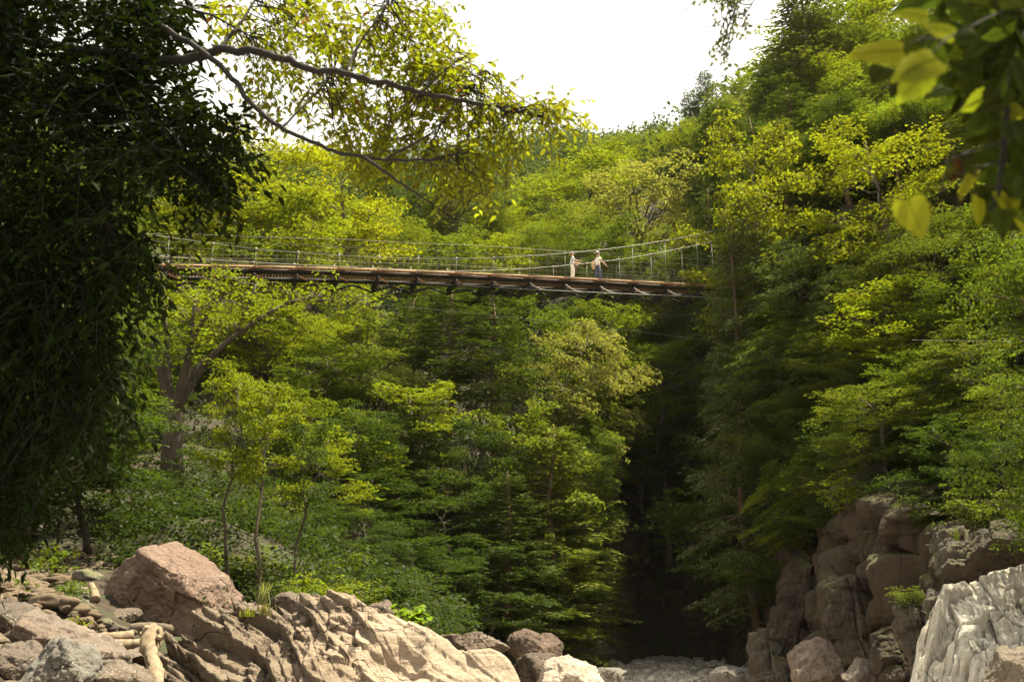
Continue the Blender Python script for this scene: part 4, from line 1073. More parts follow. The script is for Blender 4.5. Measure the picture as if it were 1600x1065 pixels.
def patterned(name,c1,c2):
    m,nt,out=new_mat(name); n=N(nt); tc=n('ShaderNodeTexCoord')
    vo=n('ShaderNodeTexVoronoi'); vo.inputs['Scale'].default_value=16; n.L(tc.outputs['Object'],vo.inputs['Vector'])
    sx=n('ShaderNodeSeparateColor'); n.L(vo.outputs['Color'],sx.inputs[0])
    col=n.mix(n.math('GREATER_THAN',sx.outputs[0],.5),c1,c2); p=n('ShaderNodeBsdfPrincipled'); n.L(col,p.inputs['Base Color']); p.inputs['Roughness'].default_value=.8
    n.L(p.outputs[0],out.inputs[0]); return m
def deck_at(px, across):
    i=min(np.linspace(0,13,400),key=lambda i:abs(800+F*(node(i)[0])/(node(i)[1]*cP+(node(i)[2]-CAMZ)*sP)-px))
    return node(i)+AW*across+UP*.0
hd=math.atan2(dd[1],dd[0])
cream=plain('cream_cloth',(.86,.80,.66),.85,var=.1); jeans=plain('jeans',(.06,.075,.13),.85,var=.3,scale=14); whit=plain('white_cloth',(.8,.76,.68),.85,var=.08)
blueprint=patterned('print_shirt',(.88,.88,.85),(.30,.38,.45)); hairg=plain('grey_hair',(.16,.13,.12),.7,var=.3,scale=30); hatg=plain('hat_cloth',(.30,.24,.25),.9); brownb=plain('brown_leather',(.13,.06,.04),.6); tan=plain('tan_bag',(.62,.42,.26),.8); pinksh=plain('tan_shoe',(.45,.28,.2),.7)
f1=deck_at(897,.32)
person('woman in a blue and white print top and cream trousers gripping the bridge wire',f1,hd-.25,1.80,[((.10,-.22,1.14),(.40,-.30,1.06)),((.16,.20,1.15),(.42,.10,1.08))],[((.05,-.09,.48),(.02,-.09,.08)),((.0,.09,.48),(-.06,.09,.08))],blueprint,cream,pinksh,hairg)
def loc(f,h,x,y,z): return np.array(f)+np.array([math.cos(h)*x-math.sin(h)*y,math.sin(h)*x+math.cos(h)*y,z])
bag('small brown shoulder bag at the hip of the woman in the print top',loc(f1,hd-.25,.20,-.20,.80),(.15,.07,.17),brownb,[loc(f1,hd-.25,.20,-.17,.92),loc(f1,hd-.25,.12,-.05,1.2),loc(f1,hd-.25,.03,.10,1.42)])
f2=deck_at(938,.34)
person('walker in a grey hat, cream top and dark jeans ahead on the bridge',f2,hd+.35,1.90,[((.07,-.24,1.12),(.24,-.34,.93)),((.05,.24,1.10),(.12,.24,.88))],[((.09,-.08,.49),(.10,-.08,.08)),((-.02,.08,.49),(-.14,.08,.10))],cream,jeans,pinksh,hairg,hat=hatg)
bag('large tan bag slung on the back of the walker in the grey hat',loc(f2,hd+.35,-.20,.14,1.06),(.15,.17,.25),tan,[loc(f2,hd+.35,-.15,.1,1.26),loc(f2,hd+.35,-.02,.12,1.44),loc(f2,hd+.35,.1,.1,1.3)],seed=3)
# walker among the trees on the right, by the end of the bridge
p3=at(1300,449,56.5); 
person('walker in a white shirt and orange brown hat among the trunks beyond the bridge end',p3,math.pi*.9,1.66,[((.06,-.22,1.12),(.16,-.2,.92)),((-.04,.23,1.12),(.02,.24,.90))],[((.05,-.09,.48),(.03,-.09,.08)),((.02,.09,.48),(-.05,.09,.08))],whit,cream,pinksh,hairg,hat=plain('orange_hat',(.42,.2,.07),.9))
p4=at(52,905,31)
person('person in a white top on the shaded path at the far left',p4,-math.pi/2+.3,1.6,[((.03,-.24,1.12),(.10,-.26,.9)),((.03,.24,1.12),(.10,.26,.9))],[((.05,-.09,.48),(.03,-.09,.08)),((.02,.09,.48),(-.05,.09,.08))],whit,jeans,pinksh,hairg)
# ------------------------------------------------------------------ the forest, tree by tree
SAGE=(.10,.125,.04); YEM=(.175,.195,.016); YEL=(.215,.228,.012); YG=(.155,.188,.016); LG=(.12,.152,.020); MG=(.078,.110,.016); DG=(.042,.068,.014); OL=(.09,.112,.021); PALEG=(.20,.205,.07); BLU=(.062,.092,.05); CON=(.058,.086,.019); CONY=(.10,.122,.021); DC=(.045,.066,.017)  # DG also puts forest shade into leaf colour, low down and far left
# (name,key,px,py_top,width_px,Y,colour,label)
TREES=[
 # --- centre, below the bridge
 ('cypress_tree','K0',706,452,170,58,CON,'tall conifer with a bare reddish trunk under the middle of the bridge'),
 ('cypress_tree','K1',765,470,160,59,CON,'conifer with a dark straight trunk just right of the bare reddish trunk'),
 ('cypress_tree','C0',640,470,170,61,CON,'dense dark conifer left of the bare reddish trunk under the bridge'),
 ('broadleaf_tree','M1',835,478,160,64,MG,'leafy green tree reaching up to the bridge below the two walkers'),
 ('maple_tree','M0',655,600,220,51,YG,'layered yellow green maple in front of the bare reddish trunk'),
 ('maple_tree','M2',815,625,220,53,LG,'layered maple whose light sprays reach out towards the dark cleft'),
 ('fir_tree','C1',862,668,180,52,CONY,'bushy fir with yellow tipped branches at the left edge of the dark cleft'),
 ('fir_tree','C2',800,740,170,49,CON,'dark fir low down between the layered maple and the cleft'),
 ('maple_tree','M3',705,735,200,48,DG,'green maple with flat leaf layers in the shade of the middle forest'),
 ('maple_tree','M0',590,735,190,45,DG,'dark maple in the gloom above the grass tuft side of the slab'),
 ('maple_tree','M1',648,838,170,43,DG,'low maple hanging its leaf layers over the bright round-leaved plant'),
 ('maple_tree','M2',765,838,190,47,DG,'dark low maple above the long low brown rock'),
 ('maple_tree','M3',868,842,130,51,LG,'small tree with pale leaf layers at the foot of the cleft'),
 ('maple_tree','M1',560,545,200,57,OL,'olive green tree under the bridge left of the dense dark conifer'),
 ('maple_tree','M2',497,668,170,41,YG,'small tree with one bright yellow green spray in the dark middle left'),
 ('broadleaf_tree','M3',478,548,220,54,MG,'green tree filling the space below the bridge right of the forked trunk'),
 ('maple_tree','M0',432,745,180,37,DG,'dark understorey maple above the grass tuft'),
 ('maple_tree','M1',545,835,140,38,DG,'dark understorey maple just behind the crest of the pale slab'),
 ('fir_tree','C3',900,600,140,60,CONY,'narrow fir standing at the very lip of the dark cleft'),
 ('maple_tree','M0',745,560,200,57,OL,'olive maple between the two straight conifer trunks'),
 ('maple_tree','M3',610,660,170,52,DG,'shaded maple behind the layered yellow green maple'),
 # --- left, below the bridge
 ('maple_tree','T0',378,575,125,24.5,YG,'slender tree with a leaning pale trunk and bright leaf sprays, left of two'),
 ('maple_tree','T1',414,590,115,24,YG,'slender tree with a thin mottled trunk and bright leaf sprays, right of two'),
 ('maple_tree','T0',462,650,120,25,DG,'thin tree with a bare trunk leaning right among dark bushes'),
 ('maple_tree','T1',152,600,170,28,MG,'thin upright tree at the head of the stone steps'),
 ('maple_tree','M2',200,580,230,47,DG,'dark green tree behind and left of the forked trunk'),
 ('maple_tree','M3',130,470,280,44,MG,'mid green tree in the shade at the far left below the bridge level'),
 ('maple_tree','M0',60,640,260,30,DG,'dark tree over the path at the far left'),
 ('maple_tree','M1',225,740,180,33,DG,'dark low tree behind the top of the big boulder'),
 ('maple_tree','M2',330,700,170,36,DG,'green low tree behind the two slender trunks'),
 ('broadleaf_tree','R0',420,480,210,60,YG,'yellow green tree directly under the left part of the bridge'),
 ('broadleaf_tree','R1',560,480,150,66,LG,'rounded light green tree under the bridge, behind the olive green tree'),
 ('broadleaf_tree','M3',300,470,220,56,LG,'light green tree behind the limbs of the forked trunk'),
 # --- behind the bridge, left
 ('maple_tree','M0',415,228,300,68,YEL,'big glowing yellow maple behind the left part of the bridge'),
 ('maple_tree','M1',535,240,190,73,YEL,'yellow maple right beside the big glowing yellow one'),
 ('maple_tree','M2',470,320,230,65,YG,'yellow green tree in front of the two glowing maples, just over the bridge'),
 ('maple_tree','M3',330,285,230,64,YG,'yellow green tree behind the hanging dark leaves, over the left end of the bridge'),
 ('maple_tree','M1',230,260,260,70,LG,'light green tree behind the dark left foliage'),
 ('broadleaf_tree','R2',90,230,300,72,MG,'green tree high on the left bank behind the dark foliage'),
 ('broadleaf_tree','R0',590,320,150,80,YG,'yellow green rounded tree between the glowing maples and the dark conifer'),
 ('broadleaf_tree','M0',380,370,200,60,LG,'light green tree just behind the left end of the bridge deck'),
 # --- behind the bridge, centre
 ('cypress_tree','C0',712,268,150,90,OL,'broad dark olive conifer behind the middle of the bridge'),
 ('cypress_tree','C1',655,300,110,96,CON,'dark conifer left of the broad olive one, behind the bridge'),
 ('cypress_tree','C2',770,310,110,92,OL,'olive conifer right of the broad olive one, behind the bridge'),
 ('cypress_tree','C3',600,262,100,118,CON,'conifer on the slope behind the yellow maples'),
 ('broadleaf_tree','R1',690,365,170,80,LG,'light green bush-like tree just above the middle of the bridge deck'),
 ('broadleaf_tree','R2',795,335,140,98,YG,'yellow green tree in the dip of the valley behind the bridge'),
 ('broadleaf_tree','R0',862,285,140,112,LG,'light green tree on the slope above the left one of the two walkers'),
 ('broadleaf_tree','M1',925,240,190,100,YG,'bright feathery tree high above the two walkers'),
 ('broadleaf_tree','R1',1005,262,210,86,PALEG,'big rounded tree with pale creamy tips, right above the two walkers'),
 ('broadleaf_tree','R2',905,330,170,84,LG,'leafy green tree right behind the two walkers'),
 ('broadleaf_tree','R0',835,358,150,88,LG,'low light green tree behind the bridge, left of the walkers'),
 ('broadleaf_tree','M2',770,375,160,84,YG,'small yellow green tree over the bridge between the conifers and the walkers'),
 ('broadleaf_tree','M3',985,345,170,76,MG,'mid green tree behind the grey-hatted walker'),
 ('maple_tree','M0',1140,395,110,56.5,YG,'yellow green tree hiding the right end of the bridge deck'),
 ('cypress_tree','C1',1165,350,130,59,CON,'conifer right behind the right end of the bridge cables'),
 ('broadleaf_tree','R1',1050,345,150,74,OL,'olive tree behind the rising cables at the right end of the bridge'),
 ('broadleaf_tree','R2',1060,205,140,108,YG,'bright tree on the skyline where the sky meets the right-hand ridge'),
 ('broadleaf_tree','R0',985,215,120,128,LG,'light green tree on the skyline left of the bright one'),
 ('pine_tree','C2',1112,112,62,122,BLU,'slender pine poking above the skyline, taller of two'),
 ('pine_tree','C3',1082,145,64,124,BLU,'slender pine poking above the skyline, shorter of two'),
 ('broadleaf_tree','R1',1130,180,110,104,LG,'light green tree beneath the two slender pines'),
 ('cypress_tree','C0',895,225,70,165,CON,'small far conifer on the distant ridge above the valley dip'),
 ('broadleaf_tree','R2',940,232,90,160,MG,'rounded far tree on the distant ridge right of the small conifer'),
 # --- below the bridge, right of the cleft
 ('maple_tree','M0',965,540,200,75,LG,'light layered tree on the rim of the back wall of the cleft'),
 ('broadleaf_tree','R0',925,470,150,73,MG,'mid green tree just under the bridge beneath the walkers'),
 ('broadleaf_tree','M1',1010,470,190,78,LG,'light green layered tree under the right part of the bridge'),
 ('maple_tree','M2',985,575,180,74,LG,'layered tree with a bright upper spray in the middle of the cleft'),
 ('maple_tree','M3',930,610,150,71,DG,'dark tree in the cleft below the pale layered tree'),
 ('maple_tree','M1',1050,610,170,71,DG,'dark tree deep in the cleft beside the right-hand wall'),
 ('maple_tree','M0',1010,670,190,70.5,DG,'dark green tree on the brink of the back wall of the cleft'),
 ('cypress_tree','C1',1045,698,170,69.3,(.05,.095,.02),'bushy green cypress clinging to the rock wall above the gravel'),
 ('broadleaf_tree','R2',1075,500,150,74,DG,'dark tree beneath the right abutment of the bridge'),
 # --- right bank, lower and middle
 ('cypress_tree','C2',1150,445,140,58,SAGE,'grey green cypress directly below the right end of the bridge'),
 ('cypress_tree','C0',1150,600,170,56,(.075,.105,.05),'bluish drooping cypress hanging down the right wall of the cleft'),
 ('cypress_tree','C3',1120,540,130,58,SAGE,'pale bluish fir standing out at the corner of the cleft'),
 ('cypress_tree','K0',1215,380,150,58,CON,'conifer with a reddish trunk just right of the bridge end'),
 ('cypress_tree','K1',1275,330,170,57,CON,'tall conifer with a bare trunk left of the walker in the trees'),
 ('cypress_tree','K0',1322,150,150,60,CON,'tall conifer with a pale bare trunk right of the walker in the trees'),
 ('cypress_tree','K1',1410,190,150,56,CON,'conifer with a slanting trunk among others above the right cliff'),
 ('maple_tree','M2',1240,470,170,53,MG,'mid green tree on the right cliff below the conifer trunks'),
 ('maple_tree','M3',1340,500,200,48,OL,'olive green tree on the right cliff with yellowish sprays'),
 ('maple_tree','M0',1260,610,200,49,OL,'olive tree leaning out over the right cliff above the lichen spotted fin'),
 ('maple_tree','M1',1405,450,210,45,YG,'tree with bright scattered sprays left of the slim leaning trunk'),
 ('fir_tree','K1',1486,372,190,38,(.085,.10,.035),'fir with flat grey green tiers on a slim leaning bare trunk'),
 ('maple_tree','M2',1400,590,180,42,OL,'shaded olive tree on the rocks left of the slim leaning trunk'),
 ('maple_tree','M3',1560,400,220,41,MG,'mid green tree at the edge right of the slim leaning trunk'),
 ('maple_tree','M0',1590,590,150,33,LG,'small tree with pale dotted leaves low at the right edge'),
 ('maple_tree','M1',1215,735,120,48,YG,'small yellowish tree hanging from the cliff above the reddish fin'),
 ('maple_tree','M2',1330,640,190,46,DG,'dark tree in the recess of the right cliff'),
 ('cypress_tree','C3',1200,540,160,55,CON,'dense conifer on the cliff below the bridge end'),
 ('fir_tree','C2',1290,480,170,51,CON,'dense fir on the cliff below the walker in the trees'),
 ('maple_tree','M3',1500,640,150,38,DG,'dark bushy tree beside the foot of the slim leaning trunk'),
 # --- right hill, upper
 ('maple_tree','M1',1180,188,170,57,YEM,'bright yellow maple high on the right, left of two'),
 ('maple_tree','M0',1345,205,230,52,YEM,'bright yellow maple high on the right with its thin trunk showing, right of two'),
 ('cypress_tree','C0',1160,225,190,70,DC,'big dark cypress behind the left one of the yellow maples'),
 ('cypress_tree','C1',1130,165,140,84,CON,'dark conifer on the shoulder of the hill below the slender pines'),
 ('cypress_tree','C3',1248,-12,175,86,CONY,'very tall sunlit conifer at the top of the right hill'),
 ('cypress_tree','C2',1222,100,120,82,CON,'conifer leaning against the left side of the very tall sunlit one'),
 ('cypress_tree','C0',1265,210,190,68,OL,'olive conifer between the two yellow maples'),
 ('cypress_tree','C2',1225,190,170,62,OL,'olive green cypress over the right end of the bridge'),
 ('broadleaf_tree','M2',1335,0,210,92,LG,'tall light green tree right of the very tall sunlit conifer'),
 ('broadleaf_tree','M3',1430,-20,220,88,YG,'light yellow green tree behind the two big blurred leaves'),
 ('broadleaf_tree','M0',1540,-40,240,80,LG,'light green tree behind the dark blurred leaves at the edge'),
 ('broadleaf_tree','R1',1410,110,220,76,LG,'leafy tree below the two big blurred leaves'),
 ('broadleaf_tree','R2',1320,110,170,82,YG,'yellow green tree in the middle of the right hill'),
 ('broadleaf_tree','M1',1480,140,230,64,MG,'fresh green tree with large leaf layers on the right hill'),
 ('maple_tree','M2',1530,150,230,55,YG,'yellow green maple spreading behind the hanging reddish leaves'),
 ('broadleaf_tree','M3',1440,170,210,58,MG,'mid green tree right of the yellow maple with the thin trunk'),
 ('cypress_tree','C1',1500,190,190,52,OL,'olive conifer below the yellow green spreading maple'),
 ('pine_tree','C2',1350,-8,80,108,BLU,'small dark pine top showing against the sky at the top of the right hill'),

 # --- closing the right hill and the bridge end
 ('cypress_tree','C1',1128,392,100,55.5,SAGE,'sage green conifer standing right in front of the end of the bridge'),
 ('maple_tree','M2',1175,385,150,54.5,MG,'mid green tree beside the end of the bridge, under the left yellow maple'),
 ('cypress_tree','C3',1160,318,150,55.5,OL,'dark conifer rising behind the cable ends of the bridge'),
 ('cypress_tree','C2',1120,300,110,66,CON,'green conifer filling the gap left of the dark conifer by the cable ends'),
 ('broadleaf_tree','R2',1230,430,150,52,OL,'dense olive tree on the cliff directly below the tall bare conifer trunks'),
 ('broadleaf_tree','R1',1130,470,120,56,PALEG,'pale green tree at the corner of the cleft just below the bridge end'),
 ('maple_tree','M3',1170,520,170,53,MG,'layered green tree leaning out over the cleft below the bridge end'),
 ('broadleaf_tree','R0',1300,560,180,47,OL,'dense olive tree over the middle of the right cliff'),
 ('maple_tree','M1',1180,650,160,51,DG,'dark layered tree hanging over the cleft at half height of the cliff'),
 ('broadleaf_tree','R2',1370,640,170,42,DG,'dark dense tree above the narrow dark pillar'),
 ('maple_tree','M2',1450,560,170,40,MG,'mid green tree with drooping layers left of the slim trunk foot'),
 ('broadleaf_tree','R0',1470,370,190,45,OL,'dense olive tree behind the fir with flat grey green tiers'),
 ('maple_tree','M0',1590,420,170,40,LG,'light green tree cut by the right edge at half height'),
 ('broadleaf_tree','R2',1400,210,180,62,OL,'dense olive tree right below the right yellow maple'),
 ('broadleaf_tree','R0',1550,120,220,72,LG,'dense light green tree behind the dark corner leaves'),
 ('broadleaf_tree','R1',1470,60,220,82,LG,'dense light green tree above the fresh green layered one'),
 ('broadleaf_tree','R2',1275,95,190,92,YG,'dense yellow green tree behind the very tall sunlit conifer'),
 ('broadleaf_tree','R0',1375,85,190,90,LG,'dense light green tree on the upper right hill below the small pine top'),
 ('broadleaf_tree','R1',1290,250,170,65,MG,'dense mid green tree under the right yellow maple, left side'),
 ('broadleaf_tree','R2',1190,260,150,72,MG,'dense mid green tree between the big dark cypress and the bridge cables'),
 ('maple_tree','M3',1560,500,180,37,OL,'olive layered tree at the right edge over the mossy slope'),
 ('maple_tree','M0',1510,720,130,33,DG,'dark low tree over the leaf litter slope at the right'),
 ('maple_tree','M1',1440,690,160,38,DG,'dark low tree hanging above the thick dry-grass pillar'),
 ('maple_tree','M2',1310,720,150,44,OL,'olive low tree hanging over the tops of the rock pillars'),
 # --- variety in the middle and left forest
 ('broadleaf_tree','R0',600,575,170,54,OL,'dense olive tree left of the layered yellow green maple'),
 ('broadleaf_tree','R2',740,650,170,52,DG,'dense round crowned tree between the two layered maples'),
 ('broadleaf_tree','R1',540,640,170,46,DG,'dense green tree above the dark understorey behind the slab'),
 ('broadleaf_tree','R0',690,850,150,45,DG,'dense dark tree low in the middle of the forest foot'),
 ('broadleaf_tree','R2',450,800,150,33,DG,'dense dark tree right behind the grass tuft'),
 ('broadleaf_tree','R1',360,770,150,32,DG,'dense dark tree behind the right shoulder of the big boulder'),
 ('broadleaf_tree','R0',560,790,140,40,DG,'dense dark tree over the crest of the slab'),
 ('maple_tree','M1',460,620,190,47,LG,'light layered tree right of the thick forked limbs'),
 ('maple_tree','M3',900,690,130,56,MG,'green tree leaning into the cleft from its left wall'),
 ('maple_tree','M0',890,780,120,55,DG,'dark small tree low on the left wall of the cleft'),
 ('maple_tree','M3',1385,610,190,38.5,OL,'olive tree whose layers hang over the tallest upright pillar of the right cliff'),
 ('maple_tree','M2',1485,650,150,34.5,DG,'dark tree with hanging layers over the thick dry-grass pillar'),
 ('maple_tree','M0',1315,655,150,41.5,MG,'green tree with hanging layers over the square brown pillar'),
 ('maple_tree','M1',1235,680,140,46,MG,'green tree hanging over the head of the lichen spotted fin'),
 ('maple_tree','M3',1575,660,130,30.5,DG,'dark tree cut by the right edge above the mossy ledge'),
 ('cypress_tree','C0',1150,332,130,54.5,SAGE,'dense sage green conifer covering the upper cable ends of the bridge'),
 ('broadleaf_tree','R1',1570,325,230,45,MG,'dense green tree at the right edge below the close reddish leaf'),
 ('broadleaf_tree','R0',1480,345,170,47,OL,'dense olive tree just above the fir with flat tiers'),
 ('maple_tree','M2',1590,150,200,53,YG,'yellow green tree at the right edge behind the close dark leaves'),
 ('broadleaf_tree','R2',1490,140,190,56,LG,'dense light green tree right of the close drooping bright leaf'),
 ('cypress_tree','C0',1185,185,140,66,CON,'tall dense conifer standing behind the bridge end, left of the yellow maples'),
 ('cypress_tree','C1',1240,140,170,70,CON,'tall dense conifer behind the two yellow maples'),
 ('cypress_tree','C2',1300,160,150,68,OL,'tall olive conifer behind the right yellow maple'),
 ('broadleaf_tree','M3',1390,180,200,62,LG,'light green layered tree on the right hill right of the right yellow maple'),
 ('cypress_tree','C3',1290,20,150,88,CONY,'sunlit conifer near the top of the right hill, right of the very tall one'),
 ('broadleaf_tree','M1',950,480,180,69,LG,'light layered tree hanging into the cleft right under the two walkers'),
 ('maple_tree','M2',1030,540,170,68,MG,'green layered tree hanging into the cleft under the right part of the bridge'),
 ('maple_tree','M3',960,640,150,68,MG,'green tree with flat layers in the middle of the cleft'),
]
NOTES=[]
GLOBAL_W=1.0
def rooted(x,Y,zt,Hmax):
    """a tree over the drop roots on the cliff beside it and leans out"""
    z=gz(x,Y)
    if zt-z<=Hmax: return x,z,0
    for m in (1,1.3,1.6,2.0,2.6):
        for k in range(1,20):
            z2=gz(x+k*.3,Y); H=zt-z2
            if 2<H<=Hmax*m and k*.3<.75*H: return x+k*.3,z2,k*.3
    print('UNROOTED',round(x,1),Y,round(zt,1)); return x,z,0
for nm,key,px,pt,w,Y,c,lb in TREES:
    pm=pt+140
    x=x_at(px,pm,Y); zt=z_at(pt,Y); wm=w/ppm(Y,pm); x,z,off=rooted(x,Y,zt,max(7,1.55*wm) if pt<530 else max(4.5,.85*wm)) if (px>1085 and pt>360) else (x,gz(x,Y),0); H=zt-z
    if 880<px<1100 and pt>475 and 60<Y<72: H=min(H,max(6.5,1.05*wm)); off=0
    NOTES.append((round(H,1),lb)); print('LOWH',round(H,1),px,pt,Y,lb) if H<4 or H>24 else None
    H=max(H,4.0); 
    put_tree(nm,key,x,Y,zt-H,H,wm*(1.12 if px<1085 else 1.28),c,lb,lean=(0,-math.atan2(off,H*.7)))
# trees rooted on the left lip of the cleft, leaning out over it
for key,bx,Y,px,pt,wm,c,lb in [('M0',2.0,61.5,935,505,7.5,PALEG,'pale layered tree spreading below the walkers over the dark cleft'),('M2',2.4,63,985,545,6.5,PALEG,'pale tree leaning farthest right over the dark cleft, just below the pale layered one'),
  ('M1',2.6,62.5,955,612,6.0,LG,'light tree leaning over the middle of the dark cleft'),('M3',2.2,60.5,915,655,5.5,MG,'mid green tree on the lip of the cleft below the pale layered trees')]:
    tp=at(px,pt,Y); z=gz(bx,Y); dx=tp[0]-bx; H=max(5.0,tp[2]-z+.6); H=min(H,11); put_tree('maple_tree',key,bx,Y,tp[2]-H,math.hypot(H,dx*.8),wm,c,lb,lean=(0,min(.6,math.atan2(dx,H))),rz=0)
for h,l in NOTES:
    if h<6 or h>26: print('TREE H',h,l)

# forked tree
def forked():
    x=x_at(268,700,41); z=gz(x,41); o=np.array([x,41,z])
    t=thing('maple_tree','big forked tree with several thick limbs fanning up from one trunk','tree',tuple(o)); rng=np.random.default_rng(6)
    mb=MB()
    def P(*pp): return [at(*p)-o for p in pp]
    trunk=P((268,790,41),(269,700,41),(270,660,41),(268,632,41)); mb.tube(np.array(trunk),[.55,.42,.38,.40],10)
    limbs=[([(268,640,41),(256,600,41),(248,565,41),(236,530,41.5),(228,470,42)],.24),([(268,640,41),(262,590,41),(262,555,41),(258,500,41),(255,440,41)],.22),
           ([(270,645,41),(285,600,40.5),(292,570,40.5),(298,540,40.2),(305,470,40)],.26),([(272,650,41),(295,605,41),(316,572,41),(350,535,41),(395,505,41.5),(440,475,42),(490,462,42.5)],.20),
           ([(285,605,41),(310,570,41.5),(345,545,42),(380,500,42),(400,445,42)],.15),([(290,575,41),(300,530,42),(330,480,42),(345,430,42.5)],.13),([(250,570,41),(225,540,41),(190,500,41),(150,470,41)],.12)]
    ends=[]
    for pts,r in limbs:
        Q=np.array(P(*pts)); ti=np.linspace(0,1,18); Q=np.stack([np.interp(ti,np.linspace(0,1,len(Q)),Q[:,k]) for k in range(3)],1)
        for k in range(3): Q[1:-1]=(Q[:-2]+2*Q[1:-1]+Q[2:])/4
        mb.tube(Q,np.linspace(r,r*.3,18),7); 
        for k in range(10,18):
            for s in range(4):
                a=rng.uniform(0,6.28); l=rng.uniform(.5,2.0); e=Q[k]+np.array([math.cos(a)*l,math.sin(a)*l,rng.uniform(-.3,.9)])
                mb.tube(curve(Q[k],e,5,.06,rng),np.linspace(.035,.01,5),3,False); ends.append(e); ends.append((e+Q[k])/2)
    mb.build('trunk',MAT['bark'],t,smooth=True)
    LP=[];LD=[];LN=[]
    for e in ends:
        if rng.uniform()<.42: continue
        n=int(rng.uniform(14,34)); rad=rng.uniform(.35,.75); a=rng.uniform(0,6.28,n); rho=rad*np.sqrt(rng.uniform(.02,1,n))
        LP.append(e+np.stack([np.cos(a)*rho,np.sin(a)*rho,-.15*rho**2+rng.normal(0,.05,n)],1)); LD.append(np.stack([np.cos(a),np.sin(a),np.full(n,-.25)],1)+rng.normal(0,.4,(n,3))); LN.append(np.array([0,0,1.])+rng.normal(0,.35,(n,3)))
    Pp=np.concatenate(LP); D=np.concatenate(LD); Nn=np.concatenate(LN); L=.15*rng.uniform(.7,1.3,len(Pp)); v,q=kites(Pp,D,Nn,L,L*.7)
    link_mesh('crown',v,[q],MAT['leaf'],t,color=YG)
forked()

# bushes and low plants
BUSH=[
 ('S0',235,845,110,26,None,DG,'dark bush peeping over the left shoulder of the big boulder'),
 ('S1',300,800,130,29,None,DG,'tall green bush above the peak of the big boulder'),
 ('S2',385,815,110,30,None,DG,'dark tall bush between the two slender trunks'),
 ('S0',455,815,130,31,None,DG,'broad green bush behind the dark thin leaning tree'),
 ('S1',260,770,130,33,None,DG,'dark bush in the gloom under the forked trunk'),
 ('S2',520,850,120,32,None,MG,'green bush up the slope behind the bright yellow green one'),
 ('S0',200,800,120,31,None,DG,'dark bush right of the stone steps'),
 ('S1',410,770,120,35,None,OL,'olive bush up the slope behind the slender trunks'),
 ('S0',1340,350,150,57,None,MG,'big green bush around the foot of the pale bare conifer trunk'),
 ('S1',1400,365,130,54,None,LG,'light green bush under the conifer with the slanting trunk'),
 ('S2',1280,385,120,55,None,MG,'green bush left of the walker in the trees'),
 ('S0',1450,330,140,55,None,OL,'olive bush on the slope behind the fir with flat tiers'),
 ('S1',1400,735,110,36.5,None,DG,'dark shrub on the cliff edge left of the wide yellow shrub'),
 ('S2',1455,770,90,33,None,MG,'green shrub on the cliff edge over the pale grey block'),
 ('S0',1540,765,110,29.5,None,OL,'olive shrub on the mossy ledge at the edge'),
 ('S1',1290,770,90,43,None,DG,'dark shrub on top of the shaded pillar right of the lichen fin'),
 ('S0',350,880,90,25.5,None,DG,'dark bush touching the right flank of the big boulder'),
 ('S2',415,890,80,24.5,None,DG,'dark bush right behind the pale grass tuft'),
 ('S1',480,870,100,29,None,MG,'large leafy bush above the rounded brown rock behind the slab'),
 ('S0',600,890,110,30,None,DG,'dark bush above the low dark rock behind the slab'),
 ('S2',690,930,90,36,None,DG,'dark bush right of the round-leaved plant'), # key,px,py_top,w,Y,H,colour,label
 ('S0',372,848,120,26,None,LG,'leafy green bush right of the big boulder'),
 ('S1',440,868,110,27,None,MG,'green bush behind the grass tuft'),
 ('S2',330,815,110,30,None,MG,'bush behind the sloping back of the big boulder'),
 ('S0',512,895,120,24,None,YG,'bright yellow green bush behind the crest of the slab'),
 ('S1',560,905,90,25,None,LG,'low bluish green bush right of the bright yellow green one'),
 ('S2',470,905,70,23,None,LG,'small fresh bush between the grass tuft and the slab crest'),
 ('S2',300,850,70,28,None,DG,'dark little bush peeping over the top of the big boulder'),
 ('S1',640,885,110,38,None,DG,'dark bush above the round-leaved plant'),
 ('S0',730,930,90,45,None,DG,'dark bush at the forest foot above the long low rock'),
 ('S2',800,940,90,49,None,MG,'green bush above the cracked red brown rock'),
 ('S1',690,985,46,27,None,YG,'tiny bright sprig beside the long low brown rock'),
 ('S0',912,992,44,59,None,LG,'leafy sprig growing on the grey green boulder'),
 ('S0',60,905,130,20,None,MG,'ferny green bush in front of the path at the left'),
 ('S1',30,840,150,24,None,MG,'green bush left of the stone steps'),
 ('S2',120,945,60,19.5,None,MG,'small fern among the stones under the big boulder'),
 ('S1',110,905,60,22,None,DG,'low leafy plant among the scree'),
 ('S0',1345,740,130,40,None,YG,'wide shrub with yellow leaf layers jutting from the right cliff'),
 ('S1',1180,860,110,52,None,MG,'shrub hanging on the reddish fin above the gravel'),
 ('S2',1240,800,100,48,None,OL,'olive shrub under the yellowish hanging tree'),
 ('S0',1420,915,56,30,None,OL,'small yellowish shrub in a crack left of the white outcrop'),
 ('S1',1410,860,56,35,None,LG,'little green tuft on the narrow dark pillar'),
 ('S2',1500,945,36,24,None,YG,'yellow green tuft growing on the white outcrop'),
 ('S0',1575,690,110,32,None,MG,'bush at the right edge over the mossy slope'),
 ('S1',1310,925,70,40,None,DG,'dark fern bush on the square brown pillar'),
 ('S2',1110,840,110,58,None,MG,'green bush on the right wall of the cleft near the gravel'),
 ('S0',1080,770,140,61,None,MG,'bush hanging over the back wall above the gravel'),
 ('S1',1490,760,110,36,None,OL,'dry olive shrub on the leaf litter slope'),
 ('S2',940,800,70,62,None,MG,'small bush on the left wall of the cleft'),
]
